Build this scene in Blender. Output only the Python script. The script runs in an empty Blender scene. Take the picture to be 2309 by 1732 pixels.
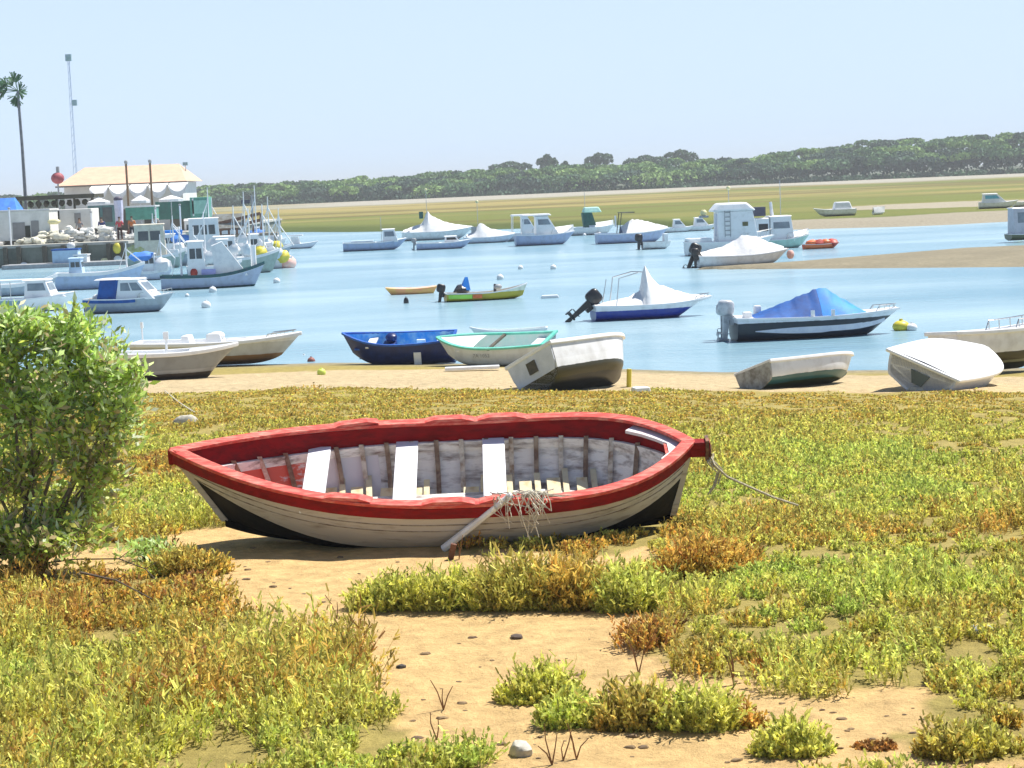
import bpy, bmesh, math, random
import numpy as np
from mathutils import Vector, Matrix, Euler
R = math.radians
rng = np.random.default_rng(7)
random.seed(5)
sc = bpy.context.scene
C = sc.collection
# ------------------------------------------------------------------ camera
F = 4600.0; CX, CY = 1154.5, 866.0; H = 4.6          # focal length in pixels of a 2309 px wide frame
PITCH, ROLL = math.atan(451 / F), R(2.4)
_f = Vector((0, math.cos(PITCH), -math.sin(PITCH))); _r0 = Vector((1, 0, 0)); _u0 = Vector((0, math.sin(PITCH), math.cos(PITCH)))
_r = _r0 * math.cos(ROLL) - _u0 * math.sin(ROLL); _u = _u0 * math.cos(ROLL) + _r0 * math.sin(ROLL)
cam = bpy.data.objects.new('camera', bpy.data.cameras.new('camera')); C.objects.link(cam)
M4 = Matrix((_r, _u, -_f)).transposed().to_4x4(); M4.translation = Vector((0, 0, H)); cam.matrix_world = M4
cam.data.sensor_width = 36; cam.data.lens = F / 2309 * 36; cam.data.clip_start = 0.5; cam.data.clip_end = 6000
sc.camera = cam
# ------------------------------------------------------------------ sky, sun, exposure
SUN_EL, SUN_AZ = 62, 60
w = bpy.data.worlds.new("World"); sc.world = w; w.use_nodes = True
nt = w.node_tree; bg = nt.nodes['Background']; sk = nt.nodes.new('ShaderNodeTexSky'); sk.sky_type = 'NISHITA'
sk.sun_disc = False; sk.sun_elevation = R(SUN_EL); sk.sun_rotation = R(SUN_AZ)
sk.altitude = 0; sk.air_density = 1.0; sk.dust_density = 0.5; sk.ozone_density = 4.0
# summer haze: the lowest part of the sky fades to an even milky blue
tcw = nt.nodes.new('ShaderNodeTexCoord'); spw = nt.nodes.new('ShaderNodeSeparateXYZ'); mrw = nt.nodes.new('ShaderNodeMapRange'); mxw = nt.nodes.new('ShaderNodeMixRGB')
mrw.interpolation_type = 'SMOOTHSTEP'; mrw.inputs[1].default_value = .02; mrw.inputs[2].default_value = .42; mrw.inputs[3].default_value = .04
mxw.inputs[1].default_value = (6.6, 8.3, 10.4, 1)
nt.links.new(tcw.outputs['Generated'], spw.inputs[0]); nt.links.new(spw.outputs[2], mrw.inputs[0]); nt.links.new(mrw.outputs[0], mxw.inputs[0]); nt.links.new(sk.outputs[0], mxw.inputs[2])
nt.links.new(mxw.outputs[0], bg.inputs[0]); bg.inputs[1].default_value = 0.07
sd = bpy.data.lights.new('sun', 'SUN'); sd.energy = 5.0; sd.angle = R(0.5); sd.color = (1, .95, .87)
so = bpy.data.objects.new('sun', sd); C.objects.link(so)
sv = Vector((math.sin(R(SUN_AZ)) * math.cos(R(SUN_EL)), math.cos(R(SUN_AZ)) * math.cos(R(SUN_EL)), math.sin(R(SUN_EL))))
so.rotation_euler = sv.to_track_quat('Z', 'Y').to_euler(); so.location = (20, 0, 60)
sc.view_settings.view_transform = 'Standard'; sc.view_settings.look = 'None'; sc.view_settings.exposure = 0.62; sc.view_settings.gamma = 1
sc.cycles.use_denoising = True
sc.cycles.max_bounces = 6; sc.cycles.transparent_max_bounces = 8; sc.cycles.volume_bounces = 0

# ------------------------------------------------------------------ pixel rays -> points of the place
def ray(px, py): return (_f * F + _r * (px - CX) - _u * (py - CY)).normalized()
def P(px, py, z=0.0):
    d = ray(px, py); k = (z - H) / d.z; return Vector((0, 0, H)) + d * k
def Q(px, py, Y):
    d = ray(px, py); return Vector((0, 0, H)) + d * (Y / d.y)
def ppm(Y): return F / Y

# ------------------------------------------------------------------ terrain
def lattice(seed):
    g = np.random.default_rng(seed).random((256, 256))
    def f(x, y):
        x = np.asarray(x, float); y = np.asarray(y, float)
        xi = np.floor(x).astype(int); yi = np.floor(y).astype(int); a = x - xi; b = y - yi
        a = a * a * (3 - 2 * a); b = b * b * (3 - 2 * b)
        g0 = g[xi & 255, yi & 255]; g1 = g[(xi + 1) & 255, yi & 255]; g2 = g[xi & 255, (yi + 1) & 255]; g3 = g[(xi + 1) & 255, (yi + 1) & 255]
        return (g0 * (1 - a) + g1 * a) * (1 - b) + (g2 * (1 - a) + g3 * a) * b
    return f
n1, n2, n3 = lattice(1), lattice(2), lattice(3)
def fbm(n, x, y): return (n(x, y) + .5 * n(x * 2.1 + 7, y * 2.1) + .25 * n(x * 4.3, y * 4.3 + 3)) / 1.75
def waterline(x): return np.interp(x, [-14, -5, 0, 5, 10, 30], [57, 55, 52.0, 47.5, 46, 44]) + .5 * (n1(np.asarray(x) * .5, 3.) - .5)
def farbank(x): return np.interp(x, [-300, -30, -7, 12, 17, 21, 30, 60, 300], [250, 246, 216, 207, 178, 163, 160, 161, 165]) + 5 * (n1(np.asarray(x) * .12, 9.) - .5)
def bar_hw(x): return np.clip((np.asarray(x, float) - 9) * .78, 0, 13)
def hgt(x, y):
    x = np.asarray(x, float); y = np.asarray(y, float)
    s = waterline(x) - y
    z = np.interp(s, [-60, -12, 0, 11, 20, 33, 90], [-1.6, -.8, 0, .5, .9, 1.42, 1.55])
    z = z + np.clip(s / 10, 0, 1) * (.10 * (fbm(n2, x * .45, y * .45) - .5) + .035 * (n3(x * 3, y * 3) - .5))
    fb = y - farbank(x)
    z = np.where(fb > -12, np.maximum(z, np.interp(fb, [-12, 0, 5, 60, 400, 3000], [-1.6, 0, .45, .55, 1.0, 3])), z)
    d = np.abs(y - 101) / np.maximum(bar_hw(x), .01)
    z = np.where(x > 9, np.maximum(z, .14 * (1 - d ** 2) * (bar_hw(x) > .3) - 1.6 * (d > 1.6)), z)
    return z
def h1(x, y): return float(hgt(x, y))
def G(px, py):
    z = 1.0
    for _ in range(30):
        p = P(px, py, z); z = .5 * z + .5 * h1(p.x, p.y)
    p = P(px, py, z); p.z = h1(p.x, p.y); return p
def polyw(pts): return np.array([[*G(*p).xy] for p in pts])
def inside(poly, x, y):
    r = np.zeros(np.shape(x), bool); j = len(poly) - 1
    for i in range(len(poly)):
        xi, yi = poly[i]; xj, yj = poly[j]
        r ^= ((yi > y) != (yj > y)) & (x < (xj - xi) * (y - yi) / (yj - yi + 1e-12) + xi); j = i
    return r
SAND = [polyw(s) for s in (
    [(385, 1205), (560, 1185), (960, 1222), (1060, 1232), (1250, 1255), (1340, 1262), (1420, 1232), (1500, 1240), (1430, 1300), (1490, 1385), (1500, 1410), (1460, 1470), (1570, 1505), (1740, 1512), (1740, 1552), (1880, 1560), (1990, 1552), (2120, 1560), (2080, 1640), (1990, 1655), (2160, 1700), (2400, 1725), (2400, 1780), (1180, 1780), (1200, 1765), (1060, 1730), (930, 1685), (870, 1640), (820, 1575), (775, 1520), (720, 1450), (590, 1400), (470, 1350), (455, 1290), (380, 1250)],
    [(120, 1628), (340, 1640), (360, 1668), (160, 1662)],
    [(-60, 1238), (100, 1242), (330, 1228), (330, 1290), (150, 1302), (-60, 1300)],
    [(330, 890), (700, 874), (1154, 880), (1500, 880), (1700, 882), (2400, 884), (2400, 850), (1200, 830), (-100, 860), (-100, 900)],
)]
def sandy(x, y):
    x2 = x + .28 * (n1(np.asarray(x) * 2.3, np.asarray(y) * 2.3) - .5); y2 = y + .5 * (n2(np.asarray(x) * 2.3, np.asarray(y) * 1.7) - .5)
    m = np.zeros(np.shape(x), bool)
    for s in SAND: m |= inside(s, x2, y2)
    return m

# ------------------------------------------------------------------ materials
_m = {}
def newmat(name):
    m = bpy.data.materials.new(name); m.use_nodes = True; return m, m.node_tree, m.node_tree.nodes['Principled BSDF']
def pm(name, c1, c2=None, scale=3.0, rough=.5, bump=0.0, metal=0.0, stretch=(1, 1, 1), lo=.4, hi=.65, trans=0.0, spec=.5):
    if name in _m: return _m[name]
    m, t, b = newmat(name); N = t.nodes.new; Lk = t.links.new
    b.inputs['Roughness'].default_value = rough; b.inputs['Metallic'].default_value = metal; b.inputs['Specular IOR Level'].default_value = spec
    c2 = c2 or tuple(v * .82 for v in c1)
    tc = N('ShaderNodeTexCoord'); mp = N('ShaderNodeMapping'); mp.inputs['Scale'].default_value = stretch
    no = N('ShaderNodeTexNoise'); no.inputs['Scale'].default_value = scale; no.inputs['Detail'].default_value = 6; no.inputs['Roughness'].default_value = .65
    cr = N('ShaderNodeValToRGB'); cr.color_ramp.elements[0].position = lo; cr.color_ramp.elements[1].position = hi
    cr.color_ramp.elements[0].color = (*c1, 1); cr.color_ramp.elements[1].color = (*c2, 1)
    Lk(tc.outputs['Object'], mp.inputs[0]); Lk(mp.outputs[0], no.inputs[0]); Lk(no.outputs[0], cr.inputs[0]); Lk(cr.outputs[0], b.inputs['Base Color'])
    if bump:
        bp = N('ShaderNodeBump'); bp.inputs['Strength'].default_value = bump; bp.inputs['Distance'].default_value = .02
        Lk(no.outputs[0], bp.inputs['Height']); Lk(bp.outputs[0], b.inputs['Normal'])
    if trans:
        out = t.nodes['Material Output']; tr = N('ShaderNodeBsdfTranslucent'); mx = N('ShaderNodeMixShader'); mx.inputs[0].default_value = trans
        Lk(cr.outputs[0], tr.inputs[0]); Lk(b.outputs[0], mx.inputs[1]); Lk(tr.outputs[0], mx.inputs[2]); Lk(mx.outputs[0], out.inputs[0])
    _m[name] = m; return m
def bandmat(name, bands, rough=.35, z0=-1.0, z1=2.0, dirt=.06):
    """paint bands by height above the keel line: bands = [(z_from, colour), ...]"""
    if name in _m: return _m[name]
    m, t, b = newmat(name); N = t.nodes.new; Lk = t.links.new; b.inputs['Roughness'].default_value = rough
    tc = N('ShaderNodeTexCoord'); sp = N('ShaderNodeSeparateXYZ'); mr = N('ShaderNodeMapRange'); mr.inputs[1].default_value = z0; mr.inputs[2].default_value = z1
    no = N('ShaderNodeTexNoise'); no.inputs['Scale'].default_value = 4; no.inputs['Detail'].default_value = 5
    ad = N('ShaderNodeMath'); ad.operation = 'MULTIPLY_ADD'; ad.inputs[1].default_value = .035
    cr = N('ShaderNodeValToRGB'); cr.color_ramp.interpolation = 'CONSTANT'
    els = cr.color_ramp.elements
    for i, (z, c) in enumerate(bands):
        e = els[i] if i < 2 else els.new(1)
        e.position = max(0, min(1, (z - z0) / (z1 - z0)))
        e.color = (*c, 1)
    if len(bands) == 1: els[1].position = 1; els[1].color = (*bands[0][1], 1)
    mx = N('ShaderNodeMixRGB'); mx.blend_type = 'MULTIPLY'; mx.inputs[0].default_value = 1
    c2 = N('ShaderNodeValToRGB'); c2.color_ramp.elements[0].color = (1 - dirt * 3, 1 - dirt * 3.2, 1 - dirt * 3.5, 1); c2.color_ramp.elements[1].color = (1, 1, 1, 1)
    c2.color_ramp.elements[0].position = .3; c2.color_ramp.elements[1].position = .55
    Lk(tc.outputs['Object'], sp.inputs[0]); Lk(tc.outputs['Object'], no.inputs[0]); Lk(no.outputs[0], ad.inputs[0]); Lk(sp.outputs[2], ad.inputs[2])
    Lk(ad.outputs[0], mr.inputs[0]); Lk(mr.outputs[0], cr.inputs[0]); Lk(no.outputs[0], c2.inputs[0])
    Lk(cr.outputs[0], mx.inputs[1]); Lk(c2.outputs[0], mx.inputs[2]); Lk(mx.outputs[0], b.inputs['Base Color'])
    _m[name] = m; return m
def attrmat(name, stops, rough=.7, trans=.3, valamt=.5):
    m, t, b = newmat(name); N = t.nodes.new; Lk = t.links.new; b.inputs['Roughness'].default_value = rough; b.inputs['Specular IOR Level'].default_value = .25
    at = N('ShaderNodeAttribute'); at.attribute_name = 'hue'; cr = N('ShaderNodeValToRGB'); els = cr.color_ramp.elements
    for i, (p, c) in enumerate(stops):
        e = els[i] if i < 2 else els.new(1); e.position = p; e.color = (*c, 1)
    av = N('ShaderNodeAttribute'); av.attribute_name = 'val'; mr = N('ShaderNodeMapRange'); mr.inputs[3].default_value = 1 - valamt; mr.inputs[4].default_value = 1 + valamt
    mx = N('ShaderNodeMixRGB'); mx.blend_type = 'MULTIPLY'; mx.inputs[0].default_value = 1
    Lk(at.outputs['Fac'], cr.inputs[0]); Lk(av.outputs['Fac'], mr.inputs[0]); Lk(cr.outputs[0], mx.inputs[1]); Lk(mr.outputs[0], mx.inputs[2]); Lk(mx.outputs[0], b.inputs['Base Color'])
    out = t.nodes['Material Output']; tr = N('ShaderNodeBsdfTranslucent'); ms = N('ShaderNodeMixShader'); ms.inputs[0].default_value = trans
    Lk(mx.outputs[0], tr.inputs[0]); Lk(b.outputs[0], ms.inputs[1]); Lk(tr.outputs[0], ms.inputs[2]); Lk(ms.outputs[0], out.inputs[0])
    return m

# ------------------------------------------------------------------ mesh tools
def setp(o, label=None, cat=None, group=None, kind=None):
    for k, v in (('label', label), ('category', cat), ('group', group), ('kind', kind)):
        if v: o[k] = v
    return o
class MB:
    def __init__(s): s.v = []; s.f = []
    def add(s, vs, fs):
        o = len(s.v); s.v += [tuple(v) for v in vs]; s.f += [tuple(i + o for i in f) for f in fs]; return s
    def box(s, c, d, rz=0, taper=1.0, ry=0):
        cx, cy, cz = c; dx, dy, dz = (k / 2 for k in d); m = Euler((0, ry, rz)).to_matrix(); vs = []
        for z, k in ((-dz, 1), (dz, taper)):
            for x, y in ((-dx, -dy), (dx, -dy), (dx, dy), (-dx, dy)): vs.append(m @ Vector((x * k, y * k, z)) + Vector(c))
        return s.add(vs, [(3, 2, 1, 0), (4, 5, 6, 7), (0, 1, 5, 4), (1, 2, 6, 5), (2, 3, 7, 6), (3, 0, 4, 7)])
    def frust(s, x0, x1, w0, z0, X0, X1, w1, z1):
        return s.add([(x0, -w0, z0), (x1, -w0, z0), (x1, w0, z0), (x0, w0, z0), (X0, -w1, z1), (X1, -w1, z1), (X1, w1, z1), (X0, w1, z1)],
                     [(3, 2, 1, 0), (4, 5, 6, 7), (0, 1, 5, 4), (1, 2, 6, 5), (2, 3, 7, 6), (3, 0, 4, 7)])
    def panel(s, a, b, c, d, th):
        a, b, c, d = map(Vector, (a, b, c, d)); n = (b - a).cross(d - a).normalized() * th
        return s.add([a, b, c, d, a + n, b + n, c + n, d + n], [(3, 2, 1, 0), (4, 5, 6, 7), (0, 1, 5, 4), (1, 2, 6, 5), (2, 3, 7, 6), (3, 0, 4, 7)])
    def tube(s, pts, r, n=6, r1=None, sq=1.0):
        pts = [Vector(p) for p in pts]; r1 = r if r1 is None else r1; rings = []
        for i, p in enumerate(pts):
            d = (pts[min(i + 1, len(pts) - 1)] - pts[max(i - 1, 0)]).normalized()
            a = d.orthogonal().normalized() if i == 0 else (a - d * a.dot(d)).normalized()
            b = d.cross(a); k = r + (r1 - r) * i / max(1, len(pts) - 1)
            rings.append([p + a * math.cos(q) * k + b * math.sin(q) * k * sq for q in (2 * math.pi * j / n for j in range(n))])
        return s.loft(rings, True, True)
    def loft(s, rings, closed=False, caps=False):
        n = len(rings[0]); vs = [v for r_ in rings for v in r_]; fs = []
        for i in range(len(rings) - 1):
            for j in range(n if closed else n - 1):
                k = (j + 1) % n; fs.append((i * n + j, i * n + k, (i + 1) * n + k, (i + 1) * n + j))
        if caps: fs.append(tuple(range(n))[::-1]); fs.append(tuple((len(rings) - 1) * n + j for j in range(n)))
        return s.add(vs, fs)
    def ball(s, c, r, n=10, m=6, e=1.0, jit=0, sd=0):
        rr = random.Random(sd); rx, ry, rz = r if isinstance(r, (tuple, list)) else (r, r, r); rings = []
        sg = lambda v: math.copysign(abs(v) ** e, v)
        for i in range(1, m):
            a = -math.pi / 2 + math.pi * i / m
            rings.append([(c[0] + rx * sg(math.cos(a)) * sg(math.cos(2 * math.pi * j / n)) * (1 + jit * (rr.random() - .5)), c[1] + ry * sg(math.cos(a)) * sg(math.sin(2 * math.pi * j / n)) * (1 + jit * (rr.random() - .5)), c[2] + rz * sg(math.sin(a)) * (1 + jit * (rr.random() - .5))) for j in range(n)])
        return s.loft(rings, True, True)
    def sweep(s, pts, w, h, side=0.0):
        """rectangular section swept along pts; side shifts it outward"""
        pts = [Vector(p) for p in pts]; rings = []
        for i, p in enumerate(pts):
            d = pts[min(i + 1, len(pts) - 1)] - pts[max(i - 1, 0)]; d.z = 0; d.normalize(); o = Vector((d.y, -d.x, 0))
            c = p + o * side
            rings.append([c - o * w / 2 - Vector((0, 0, h / 2)), c + o * w / 2 - Vector((0, 0, h / 2)), c + o * w / 2 + Vector((0, 0, h / 2)), c - o * w / 2 + Vector((0, 0, h / 2))])
        return s.loft(rings, True, True)
    def build(s, name, mat, parent=None, smooth=False, bevel=0):
        me = bpy.data.meshes.new(name); me.from_pydata(s.v, [], s.f); me.validate(); me.materials.append(mat)
        bm = bmesh.new(); bm.from_mesh(me); bmesh.ops.remove_doubles(bm, verts=bm.verts, dist=1e-5); bmesh.ops.recalc_face_normals(bm, faces=bm.faces)
        if smooth:
            for f in bm.faces: f.smooth = True
            for e in bm.edges:
                if len(e.link_faces) == 2 and e.calc_face_angle(0) > R(42): e.smooth = False
        bm.to_mesh(me); bm.free()
        o = bpy.data.objects.new(name, me); C.objects.link(o); o.parent = parent
        if bevel:
            b = o.modifiers.new('bevel', 'BEVEL'); b.width = bevel; b.segments = 2; b.limit_method = 'ANGLE'
        return o
def thing(name, label, cat, loc, rot=(0, 0, 0), group=None, scale=1):
    o = bpy.data.objects.new(name, None); C.objects.link(o); o.location = loc; o.rotation_euler = rot; o.scale = (scale,) * 3; o.empty_display_size = .2
    return setp(o, label, cat, group)
def quadmesh(name, V, hue, val, mat, parent=None):
    """V: (n,4,3) quads"""
    n = len(V); me = bpy.data.meshes.new(name); me.vertices.add(n * 4); me.vertices.foreach_set('co', V.reshape(-1).astype(np.float32))
    me.loops.add(n * 4); me.loops.foreach_set('vertex_index', np.arange(n * 4, dtype=np.int32)); me.polygons.add(n)
    me.polygons.foreach_set('loop_start', np.arange(0, n * 4, 4, dtype=np.int32)); me.polygons.foreach_set('loop_total', np.full(n, 4, np.int32))
    for nm, a in (('hue', hue), ('val', val)):
        at = me.attributes.new(nm, 'FLOAT', 'POINT'); at.data.foreach_set('value', np.repeat(a, 4).astype(np.float32))
    me.update(calc_edges=True); me.materials.append(mat); o = bpy.data.objects.new(name, me); C.objects.link(o); o.parent = parent
    return o
def unit(a): return a / np.maximum(np.linalg.norm(a, axis=-1, keepdims=True), 1e-9)
def sticks(p, d, L, W, tip=.35, leaf=False):
    n = len(p); d = unit(d); s = unit(np.cross(d, rng.normal(size=(n, 3)))); L = np.asarray(L)[:, None]; W = np.asarray(W)[:, None]
    if leaf: nn = np.cross(d, s); return np.stack([p, p + d * L * .45 + s * W + nn * W * .25, p + d * L, p + d * L * .45 - s * W + nn * W * .25], 1)
    return np.stack([p - s * W, p + s * W, p + d * L + s * W * tip, p + d * L - s * W * tip], 1)

# ------------------------------------------------------------------ setting: ground, water
def ground():
    ys = np.concatenate([np.arange(-12, 8, 1.), np.arange(8, 45, .16), np.arange(45, 60, .4), np.arange(60, 260, 1.2), np.arange(260, 760, 5), np.linspace(760, 5000, 14)])
    ss = np.linspace(-1, 1, 330); ss = ss * .75 + .25 * ss ** 3
    Wd = .62 * np.maximum(ys, 0) + 14; X = ss[None, :] * Wd[:, None]; Y = np.repeat(ys[:, None], len(ss), 1); Z = hgt(X, Y)
    V = np.stack([X, Y, Z], -1); nr, nc = X.shape
    fs = [(i * nc + j, i * nc + j + 1, (i + 1) * nc + j + 1, (i + 1) * nc + j) for i in range(nr - 1) for j in range(nc - 1)]
    me = bpy.data.meshes.new('ground'); me.from_pydata(V.reshape(-1, 3).tolist(), [], fs)
    col = np.zeros((nr, nc, 3)); x, y = X, Y
    sand = np.array([.66, .45, .20]); beach = np.array([.52, .41, .24]); soil = np.array([.36, .29, .09]); wet = np.array([.28, .25, .185])
    s = waterline(x) - y
    near = np.where(sandy(x, y)[..., None], sand, soil)
    b = np.clip((y - 34) / 6, 0, 1)[..., None]; near = np.where(sandy(x, y)[..., None], sand * (1 - b) + beach * b, near)
    near = near * (1 + .14 * (fbm(n3, x * .8, y * .8)[..., None] - .5))
    wl = np.clip(1 - s / 2.5, 0, 1)[..., None]; near = near * (1 - wl) + wet * wl
    # far marsh: long strips of olive, straw and rust
    ly = 16 * np.log(np.maximum(y, 1) / 200); q = fbm(n1, x * .010 + 5, ly) ; q2 = fbm(n2, x * .02, ly * 1.7)
    straw = np.array([.31, .25, .085]); olive = np.array([.15, .17, .035]); rust = np.array([.27, .15, .04]); pale = np.array([.36, .34, .28])
    k = (np.clip((q - .42) * 4.5, 0, 1) * np.clip((y - 225) / 60, .25, 1))[..., None]; k2 = np.clip((q2 - .52) * 9, 0, 1)[..., None]
    far = olive * (1 - k) + straw * k; far = far * (1 - .75 * k2) + np.array([.13, .11, .03]) * .75 * k2
    edge = y - farbank(x); e = np.clip(1 - edge / 22, 0, 1)[..., None]; far = far * (1 - e) + np.array([.07, .10, .02]) * e
    m = (x > 20) & (edge < 12 + 8 * n2(x * .1, 1.)); far = np.where(m[..., None], wet * 1.1, far)
    m = (((x - 47) / 13) ** 2 + ((y - 214) / 15) ** 2) < 1; far = np.where(m[..., None], wet * 1.25, far)
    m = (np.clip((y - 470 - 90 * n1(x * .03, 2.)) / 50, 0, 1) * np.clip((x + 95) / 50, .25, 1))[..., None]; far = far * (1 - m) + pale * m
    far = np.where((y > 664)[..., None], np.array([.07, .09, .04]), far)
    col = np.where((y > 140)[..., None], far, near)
    bar = (y > 70) & (y < 140); col = np.where(bar[..., None], np.array([.25, .22, .15]) * (1 + .35 * (fbm(n2, x * .5, y * .5)[..., None] - .5)), col)
    at = me.color_attributes.new('albedo', 'FLOAT_COLOR', 'POINT'); at.data.foreach_set('color', np.concatenate([col, np.ones((nr, nc, 1))], -1).reshape(-1).astype(np.float32))
    for p in me.polygons: p.use_smooth = True
    m, t, bs = newmat('ground'); N = t.nodes.new; Lk = t.links.new; bs.inputs['Roughness'].default_value = .9; bs.inputs['Specular IOR Level'].default_value = .2
    a = N('ShaderNodeAttribute'); a.attribute_name = 'albedo'; tc = N('ShaderNodeTexCoord')
    no = N('ShaderNodeTexNoise'); no.inputs['Scale'].default_value = 5; no.inputs['Detail'].default_value = 9; no.inputs['Roughness'].default_value = .72
    mr = N('ShaderNodeMapRange'); mr.inputs[1].default_value = .3; mr.inputs[2].default_value = .7; mr.inputs[3].default_value = .66; mr.inputs[4].default_value = 1.25
    mx = N('ShaderNodeMixRGB'); mx.blend_type = 'MULTIPLY'; mx.inputs[0].default_value = 1
    bp = N('ShaderNodeBump'); bp.inputs['Strength'].default_value = .8; bp.inputs['Distance'].default_value = .11
    Lk(tc.outputs['Object'], no.inputs[0]); Lk(no.outputs[0], mr.inputs[0]); Lk(a.outputs['Color'], mx.inputs[1]); Lk(mr.outputs[0], mx.inputs[2])
    Lk(mx.outputs[0], bs.inputs['Base Color']); Lk(no.outputs[0], bp.inputs['Height']); Lk(bp.outputs[0], bs.inputs['Normal'])
    me.materials.append(m); o = bpy.data.objects.new('ground', me); C.objects.link(o); o['kind'] = 'structure'
def water():
    me = bpy.data.meshes.new('water'); me.from_pydata([(-1500, 30, 0), (1500, 30, 0), (1500, 1500, 0), (-1500, 1500, 0)], [], [(0, 1, 2, 3)])
    m, t, b = newmat('water'); N = t.nodes.new; Lk = t.links.new
    b.inputs['Roughness'].default_value = .19; b.inputs['IOR'].default_value = 1.33
    tc = N('ShaderNodeTexCoord'); mp = N('ShaderNodeMapping'); mp.inputs['Scale'].default_value = (.35, 1.0, 1); mp.inputs['Rotation'].default_value = (0, 0, R(-6))
    no = N('ShaderNodeTexNoise'); no.inputs['Scale'].default_value = 2.2; no.inputs['Detail'].default_value = 6; no.inputs['Roughness'].default_value = .6
    n2_ = N('ShaderNodeTexNoise'); n2_.inputs['Scale'].default_value = .09; n2_.inputs['Detail'].default_value = 4
    bp = N('ShaderNodeBump'); bp.inputs['Strength'].default_value = 1.0; bp.inputs['Distance'].default_value = .15
    cr = N('ShaderNodeValToRGB'); cr.color_ramp.elements[0].position = .35; cr.color_ramp.elements[1].position = .65
    cr.color_ramp.elements[0].color = (.16, .31, .40, 1); cr.color_ramp.elements[1].color = (.34, .49, .56, 1)
    Lk(tc.outputs['Object'], mp.inputs[0]); Lk(mp.outputs[0], no.inputs[0]); Lk(mp.outputs[0], n2_.inputs[0]); Lk(no.outputs[0], bp.inputs['Height']); Lk(bp.outputs[0], b.inputs['Normal'])
    Lk(n2_.outputs[0], cr.inputs[0]); Lk(cr.outputs[0], b.inputs['Base Color'])
    me.materials.append(m); o = bpy.data.objects.new('water', me); C.objects.link(o); o['kind'] = 'structure'
ground(); water()
# ------------------------------------------------------------------ vegetation
VEG = attrmat('saltmarsh_plant', [(0, (.34, .18, .07)), (.13, (.58, .30, .08)), (.27, (.82, .60, .14)), (.42, (.44, .36, .09)), (.58, (.78, .76, .19)), (.72, (.62, .62, .15)), (.86, (.68, .76, .19)), (1, (.46, .56, .13))], trans=.38, valamt=.6)
def sprigs(x, y, h, hue, nb=5, wd=.006, lean=.45, base=None):
    """upright fleshy stems with short branchlets; returns quads, hue, val"""
    n = len(x); p = np.stack([x, y, (hgt(x, y) if base is None else base) - .01], 1)
    d = unit(np.concatenate([rng.normal(0, lean, (n, 2)), np.ones((n, 1))], 1))
    q = [sticks(p, d, h, np.full(n, wd) * .8)]; hs = [hue]; v0 = rng.random(n); vs = [v0 * .6]
    for k in range(nb):
        f = rng.uniform(.25, 1.0, n)[:, None]; pp = p + d * h[:, None] * f
        dd = unit(d + rng.normal(0, .75, (n, 3)) + np.array([0, 0, .35])); q.append(sticks(pp, dd, (.4 * h + .045) * rng.uniform(.16, .34, n), wd * rng.uniform(1.0, 1.9, n), tip=.7))
        hs.append(hue + rng.normal(0, .06, n)); vs.append(np.clip(v0 + rng.normal(0, .2, n), 0, 1))
    return np.concatenate(q), np.clip(np.concatenate(hs), 0, 1), np.concatenate(vs)
def cover_field():
    qs, hs, vs = [], [], []
    # (y range, tufts per m2, stems per tuft, height, stem half-width, tuft radius)
    for (ya, yb, dens, ns, hh, wd, tr, nb) in ((9.5, 15, 18, 42, .19, .0042, .17, 10), (15, 20, 19, 36, .15, .005, .17, 8), (20, 27, 19, 24, .115, .0065, .19, 6), (27, 33, 19, 15, .08, .010, .19, 4), (33, 43.5, 16, 13, .05, .014, .22, 2)):
        Wn = .32 * yb + 1.2; n = int((yb - ya) * 2 * Wn * dens); x = rng.uniform(-Wn, Wn, n); y = rng.uniform(ya, yb, n)
        ok = ~sandy(x, y) & (y < waterline(x) - 9.0)
        # keep the footprint of the red boat free
        a = R(.5); bx, by = x - BC.x, y - BC.y; lx = bx * math.cos(a) + by * math.sin(a); ly = -bx * math.sin(a) + by * math.cos(a)
        ok &= (lx / 2.45) ** 2 + ((ly + .12) / .62) ** 2 > 1
        gap = fbm(n3, x * 1.1, y * .8); ok &= gap > np.where(x > .02 * y + .3, .14, .30 if yb < 28 else .16)
        x, y, gap = x[ok], y[ok], gap[ok]; n = len(x)
        hue = .56 + 1.15 * (fbm(n1, x * .5 + 3, y * .38) - .5) + rng.normal(0, .12, n)
        right = np.clip((x - .2 * y + 3.6) / 3, 0, 1); hue += .10 * right - .12 * (1 - right) * (y < 17)
        if ya >= 27: hue = .43 + .28 * (fbm(n1, x * .3, y * .5) - .5) + rng.normal(0, .05, n) + .2 * np.clip((33 - y) / 4, 0, 1) - .03 * (y > 33)
        sz = rng.lognormal(0, .3, n) * np.clip((fbm(n2, x * 1.1, y * .8) - .2) * 2.4, .42, 1.6) 
        if yb <= 20: sz *= 1 + .35 * (x < -1.0)
        m = rng.poisson(ns, n) + 3; i = np.repeat(np.arange(n), m); k = len(i)
        r = np.sqrt(rng.random(k)) * tr * np.clip(sz[i], .5, 1.6); th = rng.random(k) * 2 * math.pi
        sx, sy = x[i] + r * np.cos(th), y[i] + r * np.sin(th)
        hgh = hh * sz[i] * (1.15 - .7 * (r / (tr * 1.6)) ** 2) * rng.uniform(.6, 1.15, k)
        a_, b_, c_ = sprigs(sx, sy, hgh, np.clip(hue[i] + rng.normal(0, .10, k), 0, 1), nb, wd); qs.append(a_); hs.append(b_); vs.append(c_)
    o = quadmesh('ground_cover', np.concatenate(qs), np.concatenate(hs), np.concatenate(vs), VEG)
    setp(o, 'low yellow green and rust saltmarsh plants carpeting the shore', 'ground cover', None, 'stuff')
    print('cover quads', sum(map(len, qs)))
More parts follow.
